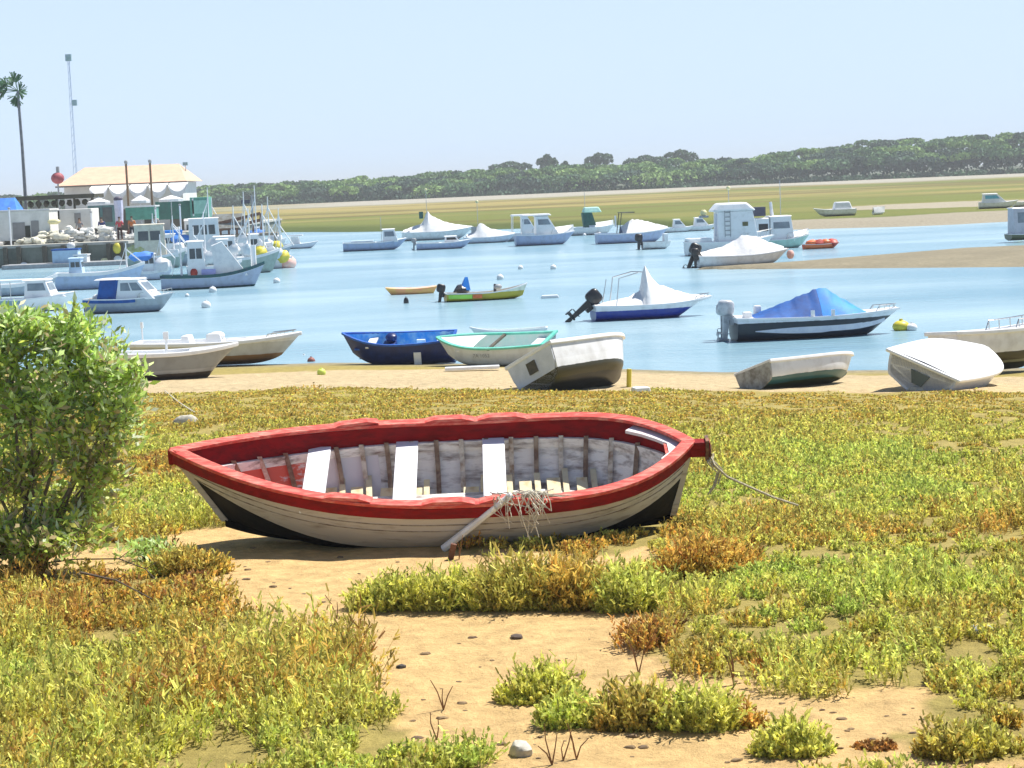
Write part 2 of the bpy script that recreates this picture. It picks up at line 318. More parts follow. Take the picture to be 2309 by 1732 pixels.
def tussock(px, py, wpx, hpx, hue, label, elong=1.0):
    c = G(px, py); k = ppm(c.y); rx = wpx / k / 2; ry = rx * .55 * elong; hh = hpx / k * .95; c.y += ry * .6; c.z = h1(c.x, c.y)
    n = int(700 * max(.3, rx * ry * 3.14 / .12)); n = min(n, 4200); r = np.sqrt(rng.random(n)); th = rng.random(n) * 2 * math.pi
    lx, ly = r * np.cos(th) * rx, r * np.sin(th) * ry; lump = np.clip(.15 + 1.75 * fbm(n2, (c.x + lx) * 3.4, (c.y + ly) * 5), .3, 1.5)
    h = hh * lump * (1.12 - .75 * r ** 2.5) * rng.uniform(.55, 1.05, n); base = hgt(c.x + lx, c.y + ly) - c.z - .01
    hu = np.clip(hue + .5 * (fbm(n1, (c.x + lx) * 2.5, (c.y + ly) * 2.5) - .5) + rng.normal(0, .06, n), 0, 1)
    q, hs, vs = sprigs(lx, ly, h, hu, 9, .0048, .5, base)
    # lean the outer stems outwards
    o = quadmesh('marsh_shrub', q, hs, vs, VEG); o.location = c; setp(o, label, 'shrub', 'loose saltmarsh shrubs on the sand')

BC = G(984, 1199); BC.z = h1(BC.x, BC.y)            # where the red boat lies
cover_field()
for a in [
    (870, 1378, 170, 90, .62, 'yellow green marsh shrub at the left end of the shrub row before the red boat'),
    (1000, 1374, 200, 95, .60, 'olive marsh shrub second from the left in the row before the red boat'),
    (1150, 1376, 200, 105, .50, 'straw coloured marsh shrub in the middle of the row before the red boat'),
    (1290, 1378, 190, 120, .30, 'brown topped dark marsh shrub in the row before the red boat'),
    (1420, 1380, 170, 120, .78, 'green marsh shrub at the right end of the row before the red boat'),
    (1215, 1585, 185, 85, .72, 'pale green domed shrub alone on the sand left of the low shrubs'),
    (1300, 1640, 170, 100, .66, 'grey green shrub at the left end of the lower shrub row'),
    (1430, 1648, 190, 110, .34, 'brown spiky shrub in the middle of the lower shrub row'),
    (1580, 1648, 190, 95, .62, 'olive shrub with yellow tips in the lower shrub row'),
    (1680, 1640, 110, 70, .12, 'dry brown shrub at the right end of the lower shrub row'),
    (1790, 1705, 190, 80, .58, 'round olive shrub on the sand near the bottom edge'),
    (1975, 1692, 110, 50, .08, 'small round brown shrub on the sand beside the olive one'),
    (2170, 1712, 200, 120, .45, 'orange and olive shrub at the lower right of the sand'),
    (1610, 1300, 260, 80, .33, 'orange flowering shrub patch right of the boat fringe'),
    (430, 1300, 170, 80, .40, 'yellow orange shrub on the sand below the boat bow'),
]: tussock(*a)
# fringe hugging the near side of the hull is part of the cover; green leafy plant left of the bow
def leafy(name, label, cat, px, py, n, hpx, group=None, hue=.7):
    c = G(px, py); k = ppm(c.y); hh = hpx / k; p = rng.normal(0, 1, (n, 3)) * np.array([hh * .55, hh * .35, 0]); p[:, 2] = rng.random(n) * hh * .7
    q = sticks(p, rng.normal(0, .7, (n, 3)) + [0, 0, .5], rng.uniform(.05, .09, n), rng.uniform(.010, .016, n), leaf=True)
    rt = thing(name, label, cat, c, group=group); st = MB(); [st.tube([(0, 0, -.03), (random.uniform(-.5, .5) * hh * .8, random.uniform(-.3, .3) * hh, hh * random.uniform(.3, .6))], .008, 5, .004) for _ in range(9)]; st.build('stem', BARK, rt)
    quadmesh('leaves', q, np.clip(rng.normal(hue, .12, n), 0, 1), rng.random(n), LEAF, rt)
BARK = pm('grey_bark', (.20, .15, .10), (.09, .065, .045), 9, .85, .4)
LEAF = attrmat('bush_leaf', [(0, (.30, .19, .09)), (.14, (.62, .52, .30)), (.3, (.60, .60, .13)), (.5, (.44, .60, .11)), (.75, (.54, .72, .24)), (.9, (.68, .80, .48)), (1, (.70, .76, .58))], rough=.42, trans=.5, valamt=.5)
leafy('leafy_plant', 'bright green leafy plant on the sand left of the red bow', 'plant', 330, 1262, 320, 60)
def bush():
    Yb = 17.6; base = Vector((*Q(60, 1240, Yb).xy, 0)); base.z = h1(base.x, base.y)
    rt = thing('leafy_bush', 'tall bushy shrub with narrow green leaves at the left edge', 'bush', base)
    br, twig = MB(), MB(); LP, LD, HU = [], [], []
    # lobes: (px, py, rx, ry in pixels, weight)
    lob = [(60, 790, 170, 100, 26), (165, 765, 85, 65, 15), (20, 730, 120, 45, 10), (230, 850, 90, 90, 11), (110, 930, 170, 110, 22), (-60, 850, 120, 150, 12), (270, 930, 55, 65, 7), (190, 1000, 120, 70, 10), (60, 1080, 150, 90, 14), (-60, 1060, 90, 120, 8), (200, 1080, 90, 50, 6), (150, 1150, 150, 45, 7), (20, 1180, 90, 40, 5), (300, 840, 25, 30, 3), (60, 1215, 150, 30, 9), (200, 1190, 80, 30, 4), (-80, 1200, 100, 60, 5), (40, 1190, 120, 60, 12), (130, 1200, 90, 40, 7)]
    k = ppm(Yb); j = 0
    for (px, py, rx, ry, wt) in lob:
        c = Q(px, py, Yb) - base; c.y -= .35 * (py > 1170)
        mid = Vector((c.x * .45, 0, c.z * .42)) + Vector((random.uniform(-.1, .1), random.uniform(-.15, .15), 0))
        br.tube([Vector((random.uniform(-.12, .12), random.uniform(-.1, .1), -.05)), mid, c * .97], .022, 5, .008)
        for _ in range(int(wt * 1.5)):
            u = Vector((random.gauss(0, 1), random.gauss(0, 1), random.gauss(0, 1))).normalized() * (random.uniform(.5, 1.0) if random.random() < .72 else random.uniform(1.0, 1.45)); far_ = u.length > 1.02
            e = c + Vector((u.x * rx / k, u.y * .34, u.z * ry / k)) * random.uniform(1, 1.06)
            if e.z < .05: e.z = .05 + random.random() * .1
            s0 = c + (e - c) * random.uniform(.0, .3); up = Vector((random.gauss(0, .05), random.gauss(0, .05), .05)); md = (s0 + e) / 2 + up
            twig.tube([s0, md, e], .005, 4, .002)
            n = random.randint(26, 44) if far_ else random.randint(46, 76); low = py > 980; t = rng.random(n) ** .7; pp = np.array(s0)[None] * (1 - t[:, None]) + np.array(e)[None] * t[:, None] + rng.normal(0, .055, (n, 3))
            pass
            dv = np.array((e - s0).normalized()); LP.append(pp); LD.append(dv * .55 + rng.normal(0, .6, (n, 3)) + [0, 0, .25])
            hu = rng.normal(.66 if not low else .45, .17, n); hu[rng.random(n) < (.05 if not low else .22)] = .1; hu[rng.random(n) < .05] = .98; HU.append(hu)
    br.build('branch', BARK, rt); twig.build('twig', BARK, rt)
    p = np.concatenate(LP); n = len(p); q = sticks(p, np.concatenate(LD), rng.uniform(.06, .125, n), rng.uniform(.013, .023, n), leaf=True)
    quadmesh('foliage', q, np.clip(np.concatenate(HU), 0, 1), rng.random(n), LEAF, rt)
BARK = pm('grey_bark', (.20, .15, .10), (.09, .065, .045), 9, .85, .4)
DRY = pm('dry_branch', (.07, .05, .04), (.14, .10, .07), 12, .9)
bush()
def branch(label, pts, r, name='dead_branch'):
    W = [G(*p) + Vector((0, 0, z)) for p, z in pts]; c = W[0].copy(); mb = MB(); mb.tube([p - c for p in W], r, 5, r * .4)
    for i in range(1, len(W) - 1):
        d = Vector((random.uniform(.06, .16), random.uniform(-.1, .1), random.uniform(.04, .12))); mb.tube([W[i] - c, W[i] - c + d], r * .6, 4, r * .2)
    o = mb.build(name, DRY); o.location = c; setp(o, label, 'branch')
branch('black dead branch lying over the marsh plants at left', [((185, 1318), .10), ((235, 1338), .13), ((265, 1350), .15), ((345, 1385), .12)], .012)
branch('long thin brown twig curving over the sand below the bush', [((-20, 1315), .08), ((70, 1305), .12), ((170, 1300), .15), ((270, 1302), .16), ((330, 1315), .12), ((360, 1330), .05)], .009)
branch('dark fallen stick beneath the bush at the left edge', [((5, 1205), .06), ((45, 1228), .03), ((130, 1245), .06), ((190, 1250), .10)], .016)

# ------------------------------------------------------------------ stones and small litter on the shore
STONE = pm('pale_stone', (.55, .52, .44), (.36, .34, .28), 14, .85, .5); GREY = pm('grey_stone', (.36, .38, .38), (.24, .25, .25), 12, .85, .5); BLK = pm('black_lump', (.02, .02, .02), (.06, .05, .04), 20, .7, .5)
for i, (px, py, w_, h_, m, nm, lb, ct) in enumerate([
    (420, 958, 52, 26, STONE, 'stone', 'pale slab stone on the marsh above the red bow', 'stone'), (806, 1590, 42, 26, STONE, 'stone', 'round pale stone among the lower left marsh plants', 'stone'),
    (1175, 1700, 66, 34, STONE, 'stone', 'wide pale green grey stone at the bottom edge', 'stone'), (2212, 1434, 66, 30, GREY, 'stone', 'blue grey stone in the marsh plants at right', 'stone'),
    (135, 1632, 48, 18, STONE, 'stone', 'flat white stone beside the small sand patch', 'stone'), (2065, 880, 46, 12, STONE, 'stone', 'pale flat stone between the two right beached boats', 'stone'),
    (1490, 1402, 40, 16, BLK, 'dark_clod', 'black clod at the right end of the shrub row', 'clod'), (905, 1506, 26, 9, BLK, 'dark_clod', 'small black clod alone on the open sand', 'clod'),
    (1165, 1438, 40, 8, DRY, 'driftwood_chip', 'thin brown driftwood chip on the sand', 'driftwood'), (753, 1414, 30, 9, DRY, 'driftwood_chip', 'brown driftwood chip at left of the sand path', 'driftwood')]):
    c = G(px, py); k = ppm(c.y); mb = MB().ball((0, 0, 0), (w_ / k / 2, w_ / k * .35, h_ / k * .62), 12, 7, .8, .3, i); o = mb.build(nm, m, None, True); o.location = c + Vector((0, 0, h_ / k * .25)); o.rotation_euler = (0, 0, i); setp(o, lb, ct)
# footprints and dark crumbs scattered over the sand (nobody could count them)
def crumbs():
    mb = MB(); k = 0
    while k < 150:
        px, py = random.uniform(400, 2309), random.uniform(1230, 1732); c = G(px, py)
        if not sandy(np.array([c.x]), np.array([c.y]))[0]: continue
        k += 1; s = random.choice((.006, .009, .012, .02)); mb.ball((c.x, c.y, c.z + s * .2), (s * 1.8, s * 1.2, s * .6), 6, 4, 1, .5, k)
    setp(mb.build('sand_debris', pm('weed_crumb', (.26, .18, .09), (.12, .08, .05), 9, .9)), 'dark crumbs of dry weed scattered over the sand', 'debris', None, 'stuff')
crumbs()
def stalks():
    mb = MB(); rr = random.Random(11)
    for px, py in [(1035, 1262), (1168, 1300), (1120, 1292), (985, 1668), (1000, 1600), (1245, 1725), (1270, 1715), (1300, 1712), (760, 1395), (1440, 1520), (1655, 1545)]:
        c = G(px, py)
        for _ in range(rr.randint(2, 4)): d = Vector((rr.uniform(-.06, .06), rr.uniform(-.04, .04), rr.uniform(.10, .24))); mb.tube([c, c + d * .6, c + d + Vector((rr.uniform(-.03, .03), 0, 0))], .006, 4, .003)
    setp(mb.build('dry_stalks', BROWNS), 'dry brown stalks sticking up from the sand', 'stalks', None, 'stuff')
BROWNS = pm('dry_stalk', (.26, .13, .06), (.16, .08, .04), 9, .9)
stalks()

# ------------------------------------------------------------------ far wood and trees
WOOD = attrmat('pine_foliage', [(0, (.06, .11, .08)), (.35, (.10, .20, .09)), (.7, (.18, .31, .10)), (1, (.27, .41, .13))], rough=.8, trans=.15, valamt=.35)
def crownq(c, rx, ry, rz, n, s):
    u = unit(rng.normal(size=(n, 3))); u[:, 2] = np.where(u[:, 2] < -.35, -u[:, 2], u[:, 2]); rad = rng.uniform(.72, 1.02, n)[:, None]
    p = np.array(c) + u * rad * np.array([rx, ry, rz]); d = unit(np.cross(u, rng.normal(size=(n, 3))) + .35 * rng.normal(size=(n, 3))); L = s * rng.uniform(.6, 1.3, n)
    return sticks(p - d * L[:, None] / 2, d, L, L * .38, tip=.8)
def wood():
    Qs, Hs, Vs = [], [], []; i = 0
    for row, Y in enumerate((676, 684, 696, 712, 735, 765)):
        x = -230.
        while x < 260:
            i += 1; w_ = random.choice((5, 7, 9, 12, 15)) * random.uniform(.85, 1.15); x += w_ * .66; px = CX + x / Y * F
            top = np.interp(px, [-900, 430, 600, 900, 1154, 1400, 1700, 1850, 2000, 2309, 2800], [6.6, 6.6, 6.9, 8.0, 8.6, 8.8, 9.3, 10.8, 11.8, 13.0, 13])
            top *= (.62, .74, .88, 1.0, 1.04, 1.12)[row] * random.uniform(.88, 1.10)
            if row == 5 and px < 1820: continue
            rz = random.uniform(.15, .27) * w_; y = Y + random.uniform(-4, 4); g = h1(x, y)
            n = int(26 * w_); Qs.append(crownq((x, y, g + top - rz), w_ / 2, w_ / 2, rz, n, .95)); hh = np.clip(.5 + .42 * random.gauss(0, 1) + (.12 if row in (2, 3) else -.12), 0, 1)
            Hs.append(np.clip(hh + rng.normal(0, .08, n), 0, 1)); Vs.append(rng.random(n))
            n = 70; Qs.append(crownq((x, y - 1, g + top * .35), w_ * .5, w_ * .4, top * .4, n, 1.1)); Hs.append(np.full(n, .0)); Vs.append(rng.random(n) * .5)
            pass
    # low scrub at the foot of the wood
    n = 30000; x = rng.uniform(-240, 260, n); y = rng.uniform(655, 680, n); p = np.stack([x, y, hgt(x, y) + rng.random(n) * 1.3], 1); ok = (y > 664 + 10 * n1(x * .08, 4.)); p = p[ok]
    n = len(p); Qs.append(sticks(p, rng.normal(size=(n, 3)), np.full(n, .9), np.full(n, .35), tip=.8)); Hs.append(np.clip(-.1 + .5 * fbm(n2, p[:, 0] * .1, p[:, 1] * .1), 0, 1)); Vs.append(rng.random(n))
    setp(quadmesh('pine_wood', np.concatenate(Qs), np.concatenate(Hs), np.concatenate(Vs), WOOD), 'long green belt of stone pines behind the far marsh', 'woodland', None, 'stuff')
wood()
def tree(px, ytop, wpx, label, Y=775, hue=.12, ny=3):
    top = Q(px, ytop, Y); g = h1(top.x, Y); Ht = top.z - g; k = ppm(Y); W_ = wpx / k
    rt = thing('tall_pine', label, 'tree', (top.x, Y, g), (0, 0, 0), 'taller trees standing above the far wood')
    mb = MB().tube([(0, 0, -.2), (.2, 0, Ht * .5), (0, 0, Ht * .85)], .35, 6, .12)
    qs = []
    for i in range(ny):
        o = ((i / max(1, ny - 1) - .5) if ny > 1 else 0); cx = o * W_ * .62; rz = Ht * random.uniform(.13, .2); cz = Ht - rz - abs(o) * Ht * .16 - (random.random() * .06) * Ht
        qs.append(crownq((cx, random.uniform(-1, 1), cz), W_ * (.5 if ny == 1 else .26), W_ * .25, rz, 260, .8)); mb.tube([(.1, 0, Ht * .5), (cx, 0, cz)], .16, 5, .06)
    qs.append(crownq((0, 0, Ht * .62), W_ * .4, W_ * .3, Ht * .2, 240, .8))
    mb.build('trunk', BARK, rt); q = np.concatenate(qs); n = len(q); quadmesh('crown', q, np.clip(rng.normal(hue, .08, n), 0, 1), rng.random(n), WOOD, rt)
for a in [(1150, 362, 90, 'broad low tree rising from the wood above the covered white boats'), (1233, 345, 44, 'narrow pointed dark tree left of the round one above the wood'),
          (1350, 340, 58, 'round dark tree alone above the middle of the wood'), (1455, 346, 90, 'wide tree on the left of the treetop ridge above the wood'),
          (1535, 334, 70, 'tallest tree at the right of the treetop ridge'), (1275, 362, 22, 'tiny pointed treetop between the narrow and the round tree')]: tree(*a)
# ------------------------------------------------------------------ boats
ROUND = [(0, 0), (.35, .04), (.62, .14), (.82, .32), (.93, .55), (.985, .78), (1, 1)]
VEE = [(0, 0), (.42, .13), (.84, .30), (.90, .42), (.95, .62), (.985, .82), (1, 1)]
FLAT = [(0, 0), (.5, .02), (.84, .07), (.90, .25), (.94, .5), (.97, .75), (1, 1)]
class Hull:
    def __init__(s, L, B, D, dr=.2, prof=VEE, tw=.85, rake=.6, sb=.25, ss=.05, kr=.5, tm=.5, n=2.3, ns=22, srk=0.0, k0=0.0, snt=2.0):
        s.L, s.B, s.D, s.dr, s.prof, s.tw, s.rake, s.sb, s.ss, s.kr, s.tm, s.n, s.ns, s.srk, s.k0, s.snt = L, B, D, dr, prof, tw, rake, sb, ss, kr, tm, n, ns, srk, k0, snt
    def hb(s, t):
        if t < s.tm: a = (s.tm - t) / s.tm; return s.B / 2 * (1 - (1 - s.tw) * a ** s.snt)
        return s.B / 2 * max(0.0, 1 - ((t - s.tm) / (1 - s.tm)) ** s.n)
    def zs(s, t): return -s.dr + s.D + (s.sb * ((t - s.tm) / (1 - s.tm)) ** 2 if t > s.tm else s.ss * ((s.tm - t) / s.tm) ** 2)
    def zk(s, t): return -s.dr + s.kr * s.D * max(0, (t - .68) / .32) ** 2 + s.k0 * s.D * max(0, (.3 - t) / .3) ** 2
    def pt(s, t, yf, zf, off=0.0):
        hb = max(0, s.hb(t) - off); z0 = s.zk(t) + off; z = z0 + (s.zs(t) - z0) * zf
        y = hb * yf * (1 - .45 * max(0, (t - .5) / .5) ** 2 * (1 - zf)) * (1 - (.55 * max(0, (.4 - t) / .4) ** 2 * (1 - zf) if s.tw < .3 else 0))
        return Vector((-s.L / 2 + s.L * t - s.rake * (1 - zf) * t ** 4 + s.srk * (1 - zf) * (1 - t) ** 6, y, z))
    def ts(s): return [math.sin(.5 * math.pi * i / s.ns) ** 1.0 if s.tw > .3 else .5 - .5 * math.cos(math.pi * i / s.ns) for i in range(s.ns + 1)]
    def shell(s, mb, j0=0, j1=None, off=0.0, t1=1.0, transom=True):
        pr = s.prof[j0:(j1 if j1 else len(s.prof))]
        for sg in (1, -1):
            mb.loft([[Vector((p.x, sg * p.y, p.z)) for p in (s.pt(t * t1, yf, zf, off) for yf, zf in pr)] for t in s.ts()])
        if transom and s.tw > .02:
            a = [s.pt(0, yf, zf, off) for yf, zf in pr]; mb.add(a + [Vector((p.x, -p.y, p.z)) for p in a[::-1]], [tuple(range(2 * len(a)))])
        return mb
    def rail(s, sg, t0=0.0, t1=1.0, n=26, dz=0, dy=0):
        o = []
        for i in range(n + 1):
            t = t0 + (t1 - t0) * (i / n if s.tw > .3 else .5 - .5 * math.cos(math.pi * i / n)); p = s.pt(t, 1, 1); o.append(Vector((p.x, sg * (p.y + dy), p.z + dz)))
        return o
    def gunwale(s, mb, w=.06, h=.05, t0=0.0, t1=1.0, dz=0.0, side=0.0):
        for sg in (1, -1): mb.sweep(s.rail(sg, t0, t1, dz=dz), w, h, -side * sg)
        if s.tw > .3 and t0 == 0: p = s.pt(0, 1, 1); mb.box((p.x, 0, p.z + dz), (w, 2 * p.y + w, h * .96))
        return mb
    def deck(s, mb, t0, t1, camber=.05, dz=-.01, k=1.0, n=14):
        return mb.loft([[Vector((-s.L / 2 + s.L * t, s.hb(t) * k * q, s.zs(t) + dz + camber * (1 - q * q))) for q in (-1, -.6, 0, .6, 1)] for t in [t0 + (t1 - t0) * i / n for i in range(n + 1)]])
    def cover(s, mb, t0, t1, ridge, k=1.0, n=18, dz=.01, fullness=.45):
        rings = []
        for i in range(n + 1):
            t = t0 + (t1 - t0) * i / n; h = ridge(t) * (1 + .03 * math.sin(i * 2.4) + .025 * math.sin(i * 5.1)); hb = s.hb(t) * k; z = s.zs(t) + dz
            rings.append([Vector((-s.L / 2 + s.L * t, hb * q, z + (h * (1 - abs(q)) ** (1 - fullness * .3) if abs(q) < 1 else -.06))) for q in (-1.02, -1, -.7, -.35, 0, .35, .7, 1, 1.02)])
        return mb.loft(rings)
    def floor(s, mb, z, t0=0.02, t1=.93, off=.03, n=16):
        r = []
        for i in range(n + 1):
            t = t0 + (t1 - t0) * i / n; zf = max(.02, min(1, (z - s.zk(t)) / max(.05, s.zs(t) - s.zk(t)))); pr = s.prof
            yf = float(np.interp(zf, [p[1] for p in pr], [p[0] for p in pr])); p = s.pt(t, yf, zf, off); r.append([Vector((p.x, -p.y, z)), Vector((p.x, p.y, z))])
        return mb.loft(r)
WHITE = (.84, .85, .86); CREAM = (.72, .68, .56)
WP = pm('white_gelcoat', WHITE, (.66, .67, .66), 3, .28, lo=.5, hi=.8); CP = pm('cream_paint', CREAM, (.58, .53, .42), 4, .45)
GL = pm('dark_window', (.04, .06, .07), (.07, .09, .10), 2, .08); BLACK = pm('black_plastic', (.012, .013, .016), (.03, .03, .035), 6, .35)
GLASS = pm('grey_tinted_window', (.16, .20, .24), (.24, .30, .34), 2, .1)
STEEL = pm('stainless_steel', (.6, .6, .6), None, 2, .25, metal=.9); GREYP = pm('grey_paint', (.36, .38, .40), (.26, .27, .28), 5, .5)
COVER = pm('white_canvas', (.82, .82, .82), (.60, .61, .64), 3.5, .85, 1.0, lo=.45, hi=.8); BLUEC = pm('blue_canvas', (.0, .095, .38), (.0, .055, .25), 3, .7, .4); LBLUE = pm('light_blue_canvas', (.01, .26, .80), (.005, .17, .60), 3, .65, .4)
NAVY = pm('navy_paint', (.006, .016, .10), (.01, .03, .16), 5, .4); ROPE = pm('old_rope', (.58, .52, .36), (.36, .31, .20), 40, .95, .8)
WROPE = pm('pale_rope', (.70, .66, .54), (.50, .46, .36), 40, .95, .8); YEL = pm('yellow_plastic', (.72, .62, .06), (.60, .50, .05), 5, .45); ORG = pm('orange_plastic', (.85, .20, .05), (.65, .12, .03), 5, .45)
RED = pm('red_rubber', (.55, .05, .03), (.35, .03, .02), 5, .5); MINT = pm('mint_paint', (.10, .52, .40), (.22, .60, .50), 6, .45); WOODM = pm('weathered_wood', (.34, .28, .21), (.17, .13, .10), 8, .8, .5, stretch=(1, 6, 6))
BROWN = pm('brown_paint', (.16, .06, .035), (.09, .035, .02), 6, .6)
GS = 1.0
def boat_at(name, label, cat, x0, x1, py, yaw, ratio=.36, z=0.0, heel=0, trim=0, group=None, L=None):
    px = (x0 + x1) / 2; c = P(px, py, z); k = ppm(c.y); W_ = (x1 - x0) / k; a = R(yaw)
    if L is None: L = W_ / (abs(math.cos(a)) + .75 * ratio * abs(math.sin(a)))
    L *= GS
    c = P(px, py, z); c.y += .5 * (L * abs(math.sin(a)) * .6 + L * ratio * abs(math.cos(a)) * .8); c.x = (px - CX) / F * c.y * 1.0 + 0.0
    c.x = P(px, py, z).x * c.y / P(px, py, z).y
    rt = thing(name, label, cat, c, (R(heel), R(-trim), a), group); return rt, L, L * ratio
def motor(rt, h, tilt=0, s=1.0, mat=None, y=0.0, x=None):
    """outboard engine on the transom: cowling, leg, propeller"""
    mat = mat or BLACK; x = -h.L / 2 - .12 if x is None else x; z = h.zs(0); M = Matrix.Translation((x, y, z)) @ Matrix.Rotation(R(tilt), 4, 'Y') @ Matrix.Diagonal((s, s, s, 1))
    c = MB(); c.ball((-.10, 0, .26), (.23, .15, .22), 12, 8, .6); c.box((-.02, 0, .02), (.2, .16, .14)); c.v = [tuple(M @ Vector(v)) for v in c.v]; o = c.build('outboard_motor', mat, rt, True)
    l = MB(); l.frust(-.16, .02, .06, .05, -.12, .0, .045, -.55); l.tube([(-.22, 0, -.58), (.04, 0, -.58)], .055, 8, .03); l.box((-.09, 0, -.42), (.28, .16, .02)); l.box((-.06, 0, -.72), (.12, .015, .2)); l.box((.08, 0, -.06), (.10, .2, .22))
    l.v = [tuple(M @ Vector(v)) for v in l.v]; l.build('lower_unit', mat, o)
    p = MB()
    for k in range(3):
        a = k * 2 * math.pi / 3; p.box((-.25, math.sin(a) * .075, -.58 + math.cos(a) * .075), (.025, .07, .12))
    p.v = [tuple(M @ Vector(v)) for v in p.v]; p.build('propeller', mat, o)
def bowrail(rt, h, t0=.6, t1=.98, ht=.28, posts=5):
    mb = MB()
    for sg in (1, -1):
        a = h.rail(sg, t0, t1, 10, dz=ht, dy=-.06); mb.tube([a[0] - Vector((.1, 0, ht))] + a, .014, 5)
        for i in range(0, 11, max(1, 10 // posts)): mb.tube([a[i], a[i] - Vector((0, 0, ht))], .011, 4)
    mb.build('bow_rail', STEEL, rt)
def cabin(rt, x0, x1, z0, wb, ht, fr=.5, br=.1, win=GL, mat=None, roof=True, tk=.84, wz=(.45, .85), nw=1, over=.08, roofm=None):
    """deckhouse: raked front (fr) and back (br), windows as parts"""
    mat = mat or WP; X0, X1 = x0 + br, x1 - fr; wt = wb * tk; z1 = z0 + ht
    body = MB().frust(x0, x1, wb, z0, X0, X1, wt, z1).build('cabin', mat, rt, bevel=.025)
    if roof:
        r = MB().frust(X0 - over, X1 + over, wt + over * .6, z1 + .003, X0 - over * .5, X1 + over * .2, wt * .9, z1 + .06); r.build('roof', roofm or mat, rt, bevel=.015)
    L3 = lambda a, b, t: Vector(a) + (Vector(b) - Vector(a)) * t
    for sg in (1, -1):
        A, B_, C_, D_ = (x0, sg * wb, z0), (x1, sg * wb, z0), (X1, sg * wt, z1), (X0, sg * wt, z1)
        for k in range(nw):
            u0, u1 = .1 + .8 * k / nw + .03, .1 + .8 * (k + 1) / nw - .03
            f = lambda u, v: L3(L3(A, B_, u), L3(D_, C_, u), v)
            q = [f(u0, wz[0]), f(u1, wz[0]), f(u1, wz[1]), f(u0, wz[1])]; q = q if sg < 0 else q[::-1]
            MB().panel(*q, .012).build('side_window', win, rt)
    f = lambda u, v: L3(L3((x1, -wb, z0), (x1, wb, z0), u), L3((X1, -wt, z1), (X1, wt, z1), u), v)
    MB().panel(f(.1, wz[0]), f(.9, wz[0]), f(.9, wz[1]), f(.1, wz[1]), .012).build('windscreen', win, rt)
    return z1
def openboat(name, label, px, py, yaw, hullm, z=0.0, heel=0, trim=0, ratio=.36, D=.17, prof=VEE, gm=None, inm=None, thw=3, tw=.8, rake=.08, sb=.06, group=None, L=None, dr=.0, thm=None, gw=.06, kr=.5, cat='rowing boat'):
    rt, L, B = boat_at(name, label, cat, px[0], px[1], py, yaw, ratio, z, heel, trim, group, L)
    h = Hull(L, B, D * L, dr, prof, tw, rake * L, sb * L, .02 * L, kr); h.shell(MB()).build('hull', hullm, rt, True)
    h.shell(MB(), off=.03).build('inner_skin', inm or WP, rt, True); h.floor(MB(), -dr + .25 * h.D, off=.035).build('floorboards', thm or inm or WP, rt)
    h.gunwale(MB(), gw, .05).build('gunwale', gm or WP, rt)
    for i in range(thw):
        t = .12 + i * .62 / max(1, thw - 1); p = h.pt(t, 1, 1)
        MB().box((p.x, 0, h.zs(t) - .13), (.22, 2 * h.hb(t) * .93, .035)).build('bench', thm or WP, rt)
    return rt, h

